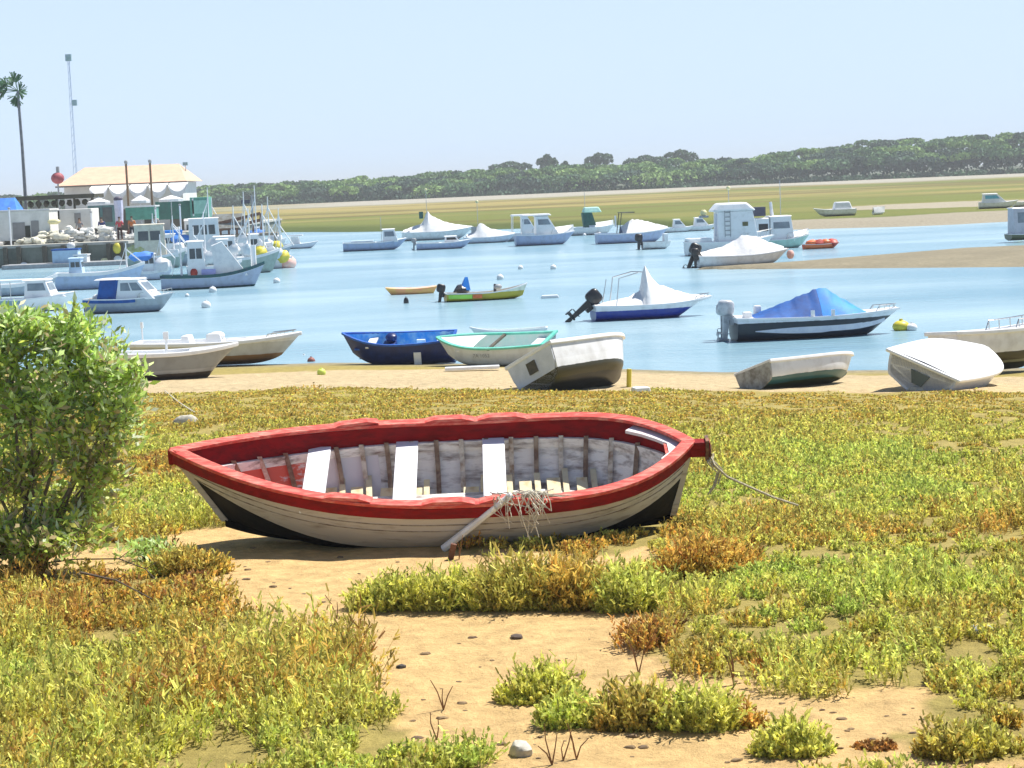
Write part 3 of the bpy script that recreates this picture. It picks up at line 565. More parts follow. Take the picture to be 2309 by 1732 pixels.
# ---- the red and white boat
def hero():
    rt = thing('wooden_rowboat', 'old double ended wooden rowboat with red gunwale and three white benches', 'rowboat', BC + Vector((0, 0, HZ)), (R(HHEEL), R(-HTRIM), R(HYAW)))
    h = Hull(4.72, 1.80, .70, 0, ROUND, 0.0, .42, .22, .10, .30, .44, 2.5, 40, .16, .10, 4.6)
    wt = pm('weathered_white_paint', (.56, .52, .48), (.24, .18, .13), 5, .75, .5, stretch=(.5, 1, 3), lo=.53, hi=.78); tar = pm('black_tar', (.004, .0045, .006), (.014, .013, .012), 7, .75, .4, spec=.2)
    redt = pm('faded_red_paint', (.58, .055, .04), (.78, .36, .27), 6, .65, .4, stretch=(1, 4, 4), lo=.45, hi=.8); redd = pm('shaded_red_paint', (.26, .004, .007), (.15, .004, .006), 5, .6, .3, stretch=(1, 4, 4), spec=.2)  # second red is darkened: shade of the unlit strakes put into the colour
    ins = pm('old_white_inside', (.80, .78, .75), (.24, .19, .17), 5, .8, .9, stretch=(.6, 2, 3), lo=.46, hi=.68); inr = pm('worn_red_inside', (.72, .16, .11), (.70, .55, .52), 7, .75, .4, stretch=(.5, 3, 3), lo=.45, hi=.75)
    up, lo_ = MB(), MB(); yz = ([p[1] for p in ROUND], [p[0] for p in ROUND]); Y_ = lambda z: float(np.interp(z, *yz))
    bt = lambda t: .26 + .34 * (abs(t - .47) / .5) ** 2.2
    for sg in (1, -1):
        sec = lambda t, zz: [Vector((p.x, sg * p.y, p.z)) for p in (h.pt(t, Y_(z), z) for z in zz)]
        up.loft([sec(t, [bt(t) + (1 - bt(t)) * q for q in (0, .15, .3, .45, .6, .8, 1)]) for t in h.ts()]); lo_.loft([sec(t, [bt(t) * q for q in (0, .08, .2, .4, .6, .8, 1)]) for t in h.ts()])
    up.build('hull', wt, rt, True); lo_.build('tarred_bottom', tar, rt, True)
    # plank seams: thin lands proud of the planking
    mb = MB()
    for zf in (.64, .74, .86):
        yf = float(np.interp(zf, [p[1] for p in ROUND], [p[0] for p in ROUND]))
        for sg in (1, -1): mb.tube([Vector((p.x, sg * (p.y + .002), p.z)) for p in (h.pt(t, yf, zf) for t in h.ts()[1:-1])], .006, 4)
    mb.build('plank_seam', pm('seam', (.40, .36, .30), (.14, .10, .07), 8, .8), rt)
    mk = MB(); mk.sweep([(h.pt(t, 0, 0).x, 0, h.pt(t, 0, 0).z - .02) for t in [i / 30 for i in range(31)]], .06, .07); mk.build('keel', tar, rt)
    h.shell(MB(), 0, 6, .035).build('inner_skin', ins, rt, True)
    # inside top strakes painted red
    mb = MB()
    for sg in (1, -1): mb.loft([[Vector((p.x, sg * (p.y - .050), p.z)) for p in (h.pt(t, yf, zf) for yf, zf in ((.978, .74), (.99, .86), (1, .985)))] for t in h.ts()[2:-3]])
    mb.build('inner_strake', redd, rt, True)
    mb = MB()
    for sg in (1, -1): mb.sweep([Vector((p.x, sg * (p.y - .06), p.z)) for p in (h.pt(t, .975, .70) for t in h.ts()[5:-5])], .03, .09)
    mb.build('riser', ins, rt)
    mb = MB()
    for sg in (1, -1): mb.sweep([Vector((p.x, sg * (p.y + .004), p.z - .047)) for p in (h.pt(t, 1, 1) for t in h.ts()[1:-1])], .045, .098)
    mb.build('rubbing_strake', redd, rt)
    mb = MB()
    for sg in (1, -1): mb.sweep([Vector((p.x, sg * (p.y - .03), p.z + .022)) for p in (h.pt(t, 1, 1) for t in h.ts()[1:-1])], .118, .035)
    mb.build('gunwale', redt, rt, bevel=.008)
    # raised gunwale pads by the oar positions
    for t in (.36, .47, .66):
        for sg in (1, -1):
            a, b = h.pt(t - .03, 1, 1), h.pt(t + .03, 1, 1); q = (a + b) / 2; o = MB().frust(-.24, .24, .055, 0, -.13, .13, .05, .028).build('gunwale_pad', redt, rt); o.location = (q.x, sg * (q.y - .03), q.z + .0395); o.rotation_euler = (0, 0, sg * math.atan2(b.y - a.y, b.x - a.x))
    # ribs
    t_ = inr = bpy.data.materials.new('bow_paint_wear'); inr.use_nodes = True; T = inr.node_tree; N = T.nodes.new; Lk = T.links.new; B_ = T.nodes['Principled BSDF']; B_.inputs['Roughness'].default_value = .75
    tc = N('ShaderNodeTexCoord'); sp = N('ShaderNodeSeparateXYZ'); mr = N('ShaderNodeMapRange'); mr.inputs[1].default_value = .75; mr.inputs[2].default_value = 1.75; no = N('ShaderNodeTexNoise'); no.inputs['Scale'].default_value = 6; no.inputs['Detail'].default_value = 7; no.inputs['Roughness'].default_value = .7
    mp = N('ShaderNodeMapping'); mp.inputs['Scale'].default_value = (.6, 2, 3); ad = N('ShaderNodeMath'); ad.operation = 'MULTIPLY_ADD'; ad.inputs[1].default_value = 1.6; ad2 = N('ShaderNodeMath'); ad2.inputs[1].default_value = -.8; cr = N('ShaderNodeValToRGB'); cr.color_ramp.elements[0].position = .42; cr.color_ramp.elements[1].position = .58
    cr.color_ramp.elements[0].color = (.66, .62, .64, 1); cr.color_ramp.elements[1].color = (.66, .12, .08, 1)
    Lk(tc.outputs['Object'], sp.inputs[0]); Lk(tc.outputs['Object'], mp.inputs[0]); Lk(mp.outputs[0], no.inputs[0]); Lk(sp.outputs[0], mr.inputs[0]); Lk(no.outputs[0], ad.inputs[0]); Lk(mr.outputs[0], ad.inputs[2]); Lk(ad.outputs[0], ad2.inputs[0]); Lk(ad2.outputs[0], cr.inputs[0]); Lk(cr.outputs[0], B_.inputs['Base Color'])
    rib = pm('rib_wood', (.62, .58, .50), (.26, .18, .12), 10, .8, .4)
    rib2 = pm('shadow_rib', (.16, .10, .07), (.34, .27, .2), 10, .8, .4)  # dark colour on alternate ribs paints in the shadow lines between them
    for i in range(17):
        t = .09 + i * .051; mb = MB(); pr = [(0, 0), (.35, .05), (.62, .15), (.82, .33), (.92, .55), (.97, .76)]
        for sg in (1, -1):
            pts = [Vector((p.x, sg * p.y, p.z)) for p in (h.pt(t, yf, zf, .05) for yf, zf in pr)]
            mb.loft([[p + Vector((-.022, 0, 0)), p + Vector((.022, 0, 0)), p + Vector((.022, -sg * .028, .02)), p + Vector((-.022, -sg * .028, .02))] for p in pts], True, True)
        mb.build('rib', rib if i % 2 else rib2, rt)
    # floor boards, and added cream boards painting in the sunlit patches of the bilge
    cream = pm('sunlit_cream', (.70, .62, .40), (.52, .36, .16), 8, .7, .3, lo=.5, hi=.75)
    for k, yy in enumerate((-.33,)):
        mb = MB(); mb.sweep([(-1.65 + k * .05, yy, .155 + abs(yy) * .12), (1.5, yy * .8, .165 + abs(yy) * .12)], .13, .02); mb.build('floor_board', ins if k < 2 else cream, rt)
    for i in range(12):
        t = .16 + i * .058; p = h.pt(t + .025, .80, .30, .06)
        if i in (5, 11): continue
        o = MB().box((.07, -.36, 0), (random.uniform(.10, .15), random.uniform(.26, .34), .016)).box((-.045, -.40, .004), (.055, random.uniform(.40, .56), .016)).build('sunlit_board', cream, rt); o.location = (p.x, .02, .085 + .22 * abs(t - .45)); o.rotation_euler = (R(-14), 0, random.uniform(-.05, .05))
    wb = pm('white_bench', (.80, .82, .86), (.70, .71, .73), 8, .55, lo=.55, hi=.8)
    for x in (1.08, .26, -.56):
        t = (x + h.L / 2) / h.L; MB().box((0, 0, 0), (.21, 2 * h.hb(t) - .15, .035)).build('bench', wb, rt, bevel=.006).location = (x, 0, h.zs(t) - .165)
    # end decks (bow breasthook planks, stern shelf)
    mb = MB()
    for sg in (1, -1): mb.loft([[Vector((p.x, sg * p.y, p.z)) for p in (h.pt(t, yf, zf, .041) for yf, zf in ROUND)] for t in [.62 + i * .365 / 12 for i in range(13)]])
    mb.build('bow_lining', inr, rt, True); h.floor(MB(), .44, .86, .985, .05, 6).build('bow_sole', inr, rt)
    st = MB(); st.loft([[Vector((-h.L / 2 + h.L * t, h.hb(t) * .78 * q, h.zs(t) - .02)) for q in (-1, -.3, .3, 1)] for t in (.012, .03, .05)]); 
    pts = [Vector((-h.L / 2 + h.L * (.10 - .05 * (abs(q)) ** 2), h.hb(.07) * .8 * q, h.zs(.08) - .04)) for q in (-1, -.6, -.2, .2, .6, 1)]; s2 = MB(); s2.sweep([Vector((p.x, sg * max(0, p.y - .14), p.z - .03)) for sg, t in ((-1, .11), (-1, .08), (-1, .055), (-1, .038), (-1, .03), (1, .03), (1, .038), (1, .05)) for p in (h.pt(t, 1, 1),)], .13, .03); s2.build('stern_seat', pm('pink_white_board', (.76, .60, .58), (.70, .72, .76), 5, .6), rt)
    st.build('stern_deck', redt, rt)
    # stem and stern posts
    e = h.pt(1, 0, 1); MB().box((e.x - .01, 0, e.z - .045), (.10, .07, .14)).build('stem_head', redd, rt, bevel=.012)
    e0 = h.pt(0, 0, 1); MB().box((e0.x - .05, 0, e0.z - .045), (.26, .10, .15)).build('stern_post', redd, rt, bevel=.012)
    mb = MB(); mb.box((e0.x - .15, 0, e0.z - .05), (.03, .13, .20)); mb.tube([(e0.x - .17, 0, e0.z - .02 + .05 * math.sin(a) - .05) + Vector((0, .05 * math.cos(a), 0)) if False else Vector((e0.x - .18, .05 * math.cos(a), e0.z - .08 + .06 * math.sin(a))) for a in [k * math.pi / 5 for k in range(11)]], .011, 5)
    mb.build('iron_ring', pm('rusty_iron', (.10, .06, .045), (.28, .14, .08), 14, .7, .5, metal=.3), rt)
    sm = MB(); sm.sweep([h.pt(1, 0, zf) for zf in (.02, .3, .6, .9)], .05, .06)
    for zf in (.02, .3, .6, .9): pass
    for nm, T, mt in (('bow_stem', 1, wt), ('stern_stem', 0, wt)):
        mb = MB(); mb.loft([[Vector((p.x + dx, dy, p.z)) for dx, dy in ((-.03, -.028), (.03, -.028), (.03, .028), (-.03, .028))] for p in (h.pt(T, 0, z) for z in (.0, .12, .25, .4, .6, .8, .95))], True, True); mb.build(nm, mt, rt)
    return rt, h
HZ, HHEEL, HTRIM, HYAW = .0, -18, 0.2, 180.5
hrt, hh_ = hero()
bpy.context.view_layer.update(); HM = hrt.matrix_world.copy()
def hw(x, y, z): return HM @ Vector((x, y, z))
# white oar shaft leaning on the near gunwale, rope hank, mooring line
def lean():
    t = .355; g = hh_.pt(t, 1, 1); top = HM @ Vector((g.x, g.y + .03, g.z + .10)); foot = G(1000, 1243); d = (top - foot)
    o = MB().tube([Vector((0, 0, .02)), d * 1.03], .036, 8, .03).build('oar_shaft', pm('white_pole', (.80, .82, .84), (.66, .66, .64), 6, .5), None, True); o.location = foot; setp(o, 'white wooden pole leaning on the near side of the red boat', 'pole')
    o2 = MB().box((0, 0, 0), (.05, .04, .16)).build('stake', BROWN); o2.location = G(1020, 1262) + Vector((0, 0, .06)); o2.rotation_euler = (.1, .25, 0); setp(o2, 'short brown stake in the sand at the foot of the white pole', 'stake')
    mb = MB(); c = HM @ Vector((hh_.pt(.335, 1, 1).x, g.y, g.z)); rr = random.Random(3)
    ax = (HM @ Vector((-1, 0, 0)) - HM @ Vector((0, 0, 0))).normalized()
    for i in range(34):
        s = rr.uniform(-.28, .28); a = c + ax * s * .8 + Vector((0, rr.uniform(-.02, .10), .06 + rr.uniform(0, .04))); over = Vector((rr.uniform(-.03, .03), -.13, .02)); L_ = rr.uniform(.10, .38) * (1.2 - abs(s) * 2.2)
        mb.tube([a - c + ax * rr.uniform(-.15, .15) + Vector((0, .08, .01)), a - c, a - c + over, a - c + over + Vector((rr.uniform(-.07, .10), rr.uniform(-.06, .01), -L_ * .5)), a - c + over + Vector((rr.uniform(-.08, .16), rr.uniform(-.05, .01), -L_))], .007, 4, .004)
    for i in range(10):
        a = Vector((0, 0, .06)) + ax * rr.uniform(-.12, .0); mb.tube([a, a + ax * .2 + Vector((0, .03, .03)), a + ax * rr.uniform(.35, .5) + Vector((0, rr.uniform(-.05, .05), .0))], .006, 4, .004)
    o = mb.build('frayed_rope', WROPE); o.location = c; setp(o, 'frayed pale rope bundle hanging over the near gunwale of the red boat', 'rope')
    e = HM @ Vector((hh_.pt(0, 0, 1).x - .18, 0, hh_.pt(0, 0, 1).z - .12)); g1_ = G(1618, 1092) + Vector((0, 0, .30)); ps = [e, Q(1612, 1050, e.y - .1), Q(1640, 1075, e.y - .1), Q(1690, 1098, e.y - .15), Q(1745, 1122, e.y - .25), Q(1800, 1140, e.y - .3)]
    mb = MB().tube([p - e for p in ps], .012, 6); q = [e, Q(1600, 1040, e.y - .05), Q(1622, 1062, e.y - .06), Q(1612, 1095, e.y - .08), Q(1600, 1112, e.y - .1)]; mb.tube([p - e for p in q], .014, 6, .01)
    mb.tube([p + Vector((.03, 0, .01)) - e for p in q[:4]], .012, 5, .007); mb.tube([p + Vector((-.02, -.02, -.01)) - e for p in q], .011, 5, .006)
    o = mb.build('mooring_rope', ROPE); o.location = e; setp(o, 'old rope tied to the stern post of the red boat', 'rope')
    ps = [G(x, y) + Vector((0, 0, .03)) for x, y in ((372, 884), (400, 908), (425, 925), (440, 934))]; o = MB().tube([p - ps[0] for p in ps], .012, 5).build('thin_rope', WROPE); o.location = ps[0]; setp(o, 'thin pale line lying on the marsh below the grey hulled boat', 'rope')
lean()

# ---- boats drawn up on the near shore
def bm_(n, *b, **k): return bandmat(n, list(b), **k)
H_BR = bm_('hull_white_brown', (-1, (.17, .085, .03)), (.16, (.30, .17, .07)), (.30, (.56, .57, .56)), (.62, (.74, .74, .73)), z0=-.2, z1=1.2)
def console_boat():
    rt, L, B = boat_at('open_motorboat', 'long white open motorboat with centre console and brown stained bottom', 'motorboat', 300, 690, 828, -4, .34, .05)
    h = Hull(L, B, .62, .0, VEE, .85, .55, .16, .04, .35, .45, 2.4); h.shell(MB()).build('hull', H_BR, rt, True); h.shell(MB(), off=.04).build('inner_skin', WP, rt, True)
    h.floor(MB(), .3, off=.05).build('floorboards', WP, rt); h.gunwale(MB(), .12, .10).build('gunwale', WP, rt, bevel=.02); h.deck(MB(), .66, .985, .03, .03).build('foredeck', WP, rt)
    c = MB(); c.frust(-.35, .25, .30, .3, -.25, .1, .26, .86); c.ball((-.02, 0, .80), (.22, .26, .12), 12, 6); c.build('console', WP, rt, True)
    MB().frust(-.9, -.62, .34, .3, -.95, -.75, .3, .84).build('helm_seat', WP, rt, bevel=.03); MB().box((.55, 0, .62), (.6, .6, .14)).build('cool_box', WP, rt, bevel=.03)
    t = MB(); a = h.pt(0, 1, 1); t.tube([(a.x + .05, a.y - .05, a.z), (a.x + .05, a.y - .05, a.z + .38)], .022, 6); t.box((a.x + .05, a.y - .05, a.z + .46), (.07, .07, .16)); t.build('stern_light', WP, rt)
    bowrail(rt, h, .82, .97, .12, 3)
console_boat()
def grey_hull():
    rt, L, B = boat_at('open_motorboat', 'white rimmed grey hulled motorboat with dark bottom partly behind the bush', 'motorboat', 250, 545, 868, 6, .38, .2)
    h = Hull(L, B, .72, .0, VEE, .85, .62, .14, .04, .4, .45, 2.2); h.shell(MB()).build('hull', bm_('hull_grey_dark', (-1, (.05, .035, .022)), (.20, (.09, .07, .05)), (.28, (.40, .40, .39)), (.36, (.27, .28, .28)), z0=-.2, z1=1.2), rt, True)
    h.shell(MB(), off=.04).build('inner_skin', WP, rt, True); h.floor(MB(), .4, off=.05).build('floorboards', WP, rt); h.gunwale(MB(), .10, .10).build('gunwale', WP, rt, bevel=.02); h.deck(MB(), .62, .985, .03, .02).build('foredeck', WP, rt)
    m = MB(); m.tube([(-.2, .3, .7), (-.2, .3, 1.05)], .03, 6); m.box((-.2, .3, 1.12), (.12, .12, .18)); m.build('white_lamp_post', WP, rt)
grey_hull()
def fishing_blue():
    rt, h = openboat('rowboat', 'dark blue wooden boat with bright blue inside at the waterline', (772, 1035), 824, 174, NAVY, .02, heel=-13, ratio=.38, D=.23, prof=ROUND, gm=pm('blue_rail', (.01, .12, .50), (.01, .06, .32), 5, .5), inm=pm('bright_blue_paint', (.04, .36, .85), (.40, .66, .85), 4, .5), thw=2, tw=.7, sb=.07, cat='rowboat')
    L = h.L; MB().box((.25, 0, .42), (.34, .5, .34)).build('engine_box', NAVY, rt, bevel=.04); MB().box((-.62, .18, .52), (.22, .06, .36)).build('white_board', WP, rt); MB().ball((.2, -.1, .70), (.16, .18, .12), 10, 6, 1, .2, 3).build('dark_bundle', NAVY, rt, True)
    b = MB(); b.box((.9, .1, .5), (.5, .3, .04)); b.build('blue_hatch', pm('blue_rail', (0, 0, 0)), rt)
    n = MB().box((-.55, h.hb(.38) + .0, .30), (.19, .03, .34)).build('number_plate', WP, rt)
fishing_blue()
def mint_boat():
    G_ = bm_('hull_white_green', (-1, (.03, .05, .04)), (.10, (.74, .77, .80)), (.60, (.70, .74, .78)), z0=-.2, z1=1.2)
    rt, h = openboat('rowboat', 'white boat with mint green rim and inside beside the blue boat', (975, 1262), 832, 160, G_, .02, heel=-12, ratio=.44, D=.22, prof=VEE, gm=MINT, inm=pm('pale_mint_paint', (.62, .80, .76), (.78, .82, .80), 4, .5), thw=2, tw=.85, sb=.04, gw=.09, cat='rowboat')
    MB().box((-.1, 0, h.zs(.5) - .02), (.07, h.B * 1.02, .05)).build('dark_thwart', pm('dark_wood', (.06, .06, .045), (.12, .10, .07), 6, .8), rt); h.deck(MB(), .62, .97, .03, -.02).build('foredeck', WP, rt)
    txt(rt, '7A 1052', (0.1, h.hb(.5) + .012, h.zs(.5) - .22), .13, (R(90), 0, R(180)), GREYP, 'registration_number')
def txt(rt, s, loc, size, rot, mat, name='lettering'):
    cu = bpy.data.curves.new(name, 'FONT'); cu.body = s; cu.size = size; cu.extrude = .002; cu.align_x = 'CENTER'; o = bpy.data.objects.new(name, cu); C.objects.link(o); cu.materials.append(mat); o.parent = rt; o.location = loc; o.rotation_euler = rot
    me = bpy.data.meshes.new_from_object(o.evaluated_get(bpy.context.evaluated_depsgraph_get())); bpy.data.objects.remove(o); me.materials.clear(); me.materials.append(mat); o = bpy.data.objects.new(name, me); C.objects.link(o); o.parent = rt; o.location = loc; o.rotation_euler = rot; return o
mint_boat()
def mint_behind():
    rt, h = openboat('rowboat', 'pale mint skiff half hidden behind the mint rimmed boat', (1060, 1235), 768, 178, pm('mint_white', (.62, .78, .76), (.74, .80, .80), 5, .4), .0, ratio=.3, D=.12, gm=WP, inm=pm('mint_white', (0, 0, 0)), thw=2, cat='skiff')
mint_behind()
sk_ = MB(); sk_.box((0, 0, 0), (1.3, .3, .07)); o = sk_.build('white_plank', WP, None, bevel=.01); o.location = G(1065, 836) + Vector((0, 0, .07)); setp(o, 'white plank lying on the sand under the mint rimmed boat', 'plank')
def tilted():
    HB = bm_('hull_white_black', (-1, (.012, .014, .016)), (.22, (.045, .04, .015)), (.40, (.80, .81, .82)), (.56, (.74, .75, .76)), z0=-.2, z1=1.2)
    rt, L, B = boat_at('motorboat', 'white motorboat lying heeled on the shore with transom turned to us and dark bottom', 'motorboat', 1178, 1500, 888, 48, .46, .42, heel=-25, trim=0)
    h = Hull(L, B, .86, .0, VEE, .92, .5, .12, .02, .25, .45, 2.2); h.shell(MB()).build('hull', HB, rt, True); h.shell(MB(), off=.04).build('inner_skin', WP, rt, True); h.floor(MB(), .45, off=.05).build('floorboards', WP, rt)
    h.gunwale(MB(), .09, .08).build('gunwale', WP, rt, bevel=.015); h.deck(MB(), .55, .985, .05, .03).build('foredeck', WP, rt)
    tr = [h.pt(0, yf, zf) for yf, zf in ((.80, .42), (.93, .62), (.99, .97))]; x = tr[0].x - .012
    MB().add([(x, -p.y, p.z) for p in tr] + [(x, p.y, p.z) for p in tr[::-1]] + [(x - .02, -p.y, p.z) for p in tr] + [(x - .02, p.y, p.z) for p in tr[::-1]], [(0, 1, 2, 3, 4, 5), (11, 10, 9, 8, 7, 6)] + [(i, (i + 1) % 6, (i + 1) % 6 + 6, i + 6) for i in range(6)]).build('transom_board', pm('shaded_white_transom', (.66, .70, .77), (.56, .60, .66), 4, .5), rt)  # board over the white transom, its shade put in as a grey blue tint
    MB().box((x - .03, 0, .62), (.03, .24, .24)).build('motor_bracket', pm('dark_wood', (0, 0, 0)), rt)
    return rt, h
tilted()
p = G(1418, 872); o = MB().tube([(0, 0, -.02), (.02, 0, .36)], .05, 8).build('yellow_post', YEL, None, True); o.location = p; setp(o, 'short yellow post against the end of the heeled white boat', 'post')
o = MB().box((0, 0, .05), (.34, .3, .10), .2, .9).build('white_slab', WP, None, bevel=.02); o.location = G(1445, 884); setp(o, 'white slab on the sand beside the short yellow post', 'slab')
def teal_boat():
    HB = bm_('hull_white_teal', (-1, (.03, .045, .012)), (.10, (.03, .12, .14)), (.20, (.80, .84, .88)), (.5, (.80, .83, .87)), z0=-.2, z1=1.2)
    rt, L, B = boat_at('rowboat', 'white boat with teal bottom and weathered grey transom on the right shore', 'rowboat', 1668, 1985, 880, 36, .42, .3, heel=-18)
    h = Hull(L, B, .48, .0, VEE, .9, .3, .05, .02, .3, .45, 2.6); h.shell(MB(), transom=False).build('hull', HB, rt, True); h.shell(MB(), off=.03).build('inner_skin', WP, rt, True); h.gunwale(MB(), .08, .07).build('gunwale', WP, rt, bevel=.015)
    a = [h.pt(0, yf, zf) for yf, zf in VEE]; x = a[0].x
    n = len(a) * 2; ring = [(p.y, p.z) for p in a] + [(-p.y, p.z) for p in a[::-1]]
    MB().add([(x, *q) for q in ring] + [(x - .04, *q) for q in ring], [tuple(range(n)), tuple(range(2 * n - 1, n - 1, -1))] + [(i, (i + 1) % n, (i + 1) % n + n, i + n) for i in range(n)]).build('transom', pm('worn_grey_paint', (.40, .41, .40), (.18, .17, .15), 6, .8, .5), rt)
    for t in (.2, .5): MB().box((h.pt(t, 1, 1).x, 0, h.zs(t) - .12), (.2, 2 * h.hb(t) * .93, .03)).build('bench', WP, rt)
teal_boat()
def right_white():
    HB = pm('hull_bluish_white', (.66, .69, .76), (.52, .55, .62), 3, .35)
    rt, L, B = boat_at('rowboat', 'smooth white boat with oval hollow and notched transom on the right shore', 'rowboat', 1968, 2290, 886, 56, .50, .3, heel=22)
    h = Hull(L, B, .60, .0, VEE, .92, .25, .08, .02, .3, .5, 2.8); h.shell(MB()).build('hull', HB, rt, True); h.shell(MB(), off=.05).build('inner_skin', WP, rt, True); h.floor(MB(), .36, off=.05).build('floorboards', WP, rt)
    h.gunwale(MB(), .16, .07).build('gunwale', WP, rt, bevel=.025); h.deck(MB(), .0, .985, .04, .02).build('foredeck', WP, rt, True)
    x = h.pt(0, 1, 1).x; MB().frust(x - .03, x, .10, .22, x - .03, x, .20, .46).build('motor_notch', pm('dark_grey_green', (.10, .13, .12), None, 5, .6), rt)
    MB().ball((h.L * .12, 0, h.zs(.6) + .035), (h.L * .2, h.B * .27, .05), 16, 6).build('seat_moulding', WP, rt, True)
right_white()
def right_edge():
    HB = bm_('hull_white_olive', (-1, (.035, .030, .014)), (.18, (.30, .29, .20)), (.23, (.06, .05, .025)), (.42, (.80, .80, .81)), z0=-.2, z1=1.3)
    rt, L, B = boat_at('motorboat', 'white motorboat with brown bottom cut by the right edge', 'motorboat', 2095, 2420, 842, 24, .40, .15, heel=-4)
    h = Hull(L, B, .85, .0, VEE, .9, .6, .14, .03, .3, .45, 2.3); h.shell(MB()).build('hull', HB, rt, True); h.deck(MB(), .0, .985, .05, -.02).build('deck', WP, rt); h.gunwale(MB(), .12, .09).build('gunwale', WP, rt, bevel=.02)
    bowrail(rt, h, .55, .97, .22); MB().box((h.pt(0, 1, 1).x - .25, -.2, .62), (.5, .05, .10), .2).box((h.pt(0, 1, 1).x - .42, -.2, .72), (.14, .12, .12)).build('stern_bracket', WP, rt)
    MB().tube([(h.pt(0, 1, 1).x - .1, .4, .75), (h.pt(0, 1, 1).x - .9, .45, .42)], .03, 6).build('boarding_ladder', STEEL, rt)
right_edge()

# ---- buoys
def buoy(name, label, px, py, r, mat, group=None, z=.0, cat='buoy', top=None, rz=1.0):
    c = G(px, py) if z is None else P(px, py, z); k = ppm(c.y); rr = r / k; rt = thing(name, label, cat, c, group=group)
    MB().ball((0, 0, rr * .45), (rr, rr, rr * rz), 12, 8).build('float', mat, rt, True); t = MB(); t.tube([(0, 0, rr * (.4 + rz)), (0, 0, rr * (.62 + rz))], rr * .2, 6)
    t.build('eye', top or mat, rt)
WB = pm('buoy_white', (.82, .84, .84), None, 3, .4)
MG = 'white mooring buoys on the water'
for a in [('ball buoy on the water left of the grey hulled boats', 465, 694, 11), ('small white buoy on open water above the orange kayak', 1174, 607, 6), ('small white buoy right of the other one above the yellow boat', 1248, 607, 7), ('white buoy just above the bow of the yellow boat', 1128, 630, 8),
          ('white buoy nearest the green striped fishing boat', 480, 659, 9), ('tiny white buoy right of the blue canvas cabin boat', 422, 669, 5), ('small white buoy right of the green striped fishing boat bow', 624, 638, 8), ('tiny white buoy under the right end of the mooring row', 1318, 532, 4)]:
    buoy('mooring_buoy', a[0] if a[0][0] != 'b' else 'large white ' + a[0], a[1], a[2], a[3], WB, MG)
buoy('mooring_buoy', 'dark pointed buoy below the orange kayak', 916, 684, 6, BLACK, rz=1.9)
buoy('buoy', 'yellow and white fender buoy at the bow of the blue canopy boat', 2032, 745, 20, YEL, rz=.7)
buoy('buoy', 'white end float beside the yellow fender buoy', 2056, 745, 13, WB, rz=.8)
buoy('buoy', 'small yellow green buoy on the near sand', 725, 845, 10, pm('yellow_green', (.62, .75, .12), None, 3, .5), z=None)
buoy('buoy', 'white ball buoy at the water edge beside a red one', 686, 815, 11, WB, z=None); buoy('buoy', 'dull red buoy at the water edge beside the white ball', 702, 818, 9, pm('dull_red', (.30, .10, .08), None, 3, .6), z=None)
buoy('buoy', 'big pink orange float at the stern of the last fishing boat', 645, 604, 24, pm('pink_float', (.85, .42, .34), (.80, .60, .54), 3, .5), rz=.8)
o = MB().box((0, 0, .06), (.75, .25, .12), .05, .85).build('floating_board', WP, None, bevel=.03); o.location = P(1240, 672); setp(o, 'white flat float lying on the water right of the yellow boat', 'float')

# ---- boats on the water, middle distance
def small(name, label, cat, x0, x1, py, yaw, ratio=.36, hullm=None, D=.17, dr=.05, tw=.85, rake=.12, sb=.05, prof=VEE, deck=(0, .98), gm=None, z=0, group=None, heel=0, kr=.5, camber=.05, trim=0, L=None, n=2.3):
    rt, L, B = boat_at(name, label, cat, x0, x1, py, yaw, ratio, z, heel, trim, group, L); h = Hull(L, B, D * L, dr * L, prof, tw, rake * L, sb * L, .01 * L, kr, .45, n, 18)
    h.shell(MB()).build('hull', hullm or WP, rt, True)
    if deck: h.deck(MB(), *deck, camber * L * .3, -.01).build('deck', gm or WP, rt, True)
    h.gunwale(MB(), .014 * L, .012 * L).build('gunwale', gm or WP, rt); return rt, h
def blue_canvas():
    HB = bm_('hull_grey_dark_foot', (-1, (.03, .05, .05)), (.06, (.28, .34, .42)), (.30, (.34, .40, .46)), z0=-.4, z1=1.6)
    rt, h = small('cabin_boat', 'grey hulled cabin boat with white cuddy and dark blue cockpit canvas', 'motorboat', 190, 405, 706, -12, .38, HB, .19, .04, deck=(.3, .98)); L = h.L; z = h.zs(.5)
    h.floor(MB(), .2).build('cockpit_floor', GREYP, rt); z1 = cabin(rt, -.12 * L, .33 * L, z - .02, h.B * .40, .80, .75, .12, GLASS, nw=2)
    c = MB(); c.frust(-.34 * L, -.12 * L, h.B * .42, z - .02, -.30 * L, -.085 * L, h.B * .36, z + .80); c.build('cockpit_canvas', BLUEC, rt, bevel=.04); MB().frust(-.36 * L, -.05 * L, h.B * .40, z + .80, -.34 * L, -.05 * L, h.B * .36, z + .85).build('canvas_roof', COVER, rt)
    s = MB(); 
    for sg in (1, -1): s.sweep(h.rail(sg, 0.0, .62, 12, dz=-.07, dy=.012), .02, .16)
    s.build('blue_stripe', BLUEC, rt); MB().ball((-.42 * L, .3, z + .05), (.24, .26, .17), 10, 6).build('white_fender', WB, rt, True); bowrail(rt, h, .66, .98, .2)
blue_canvas()
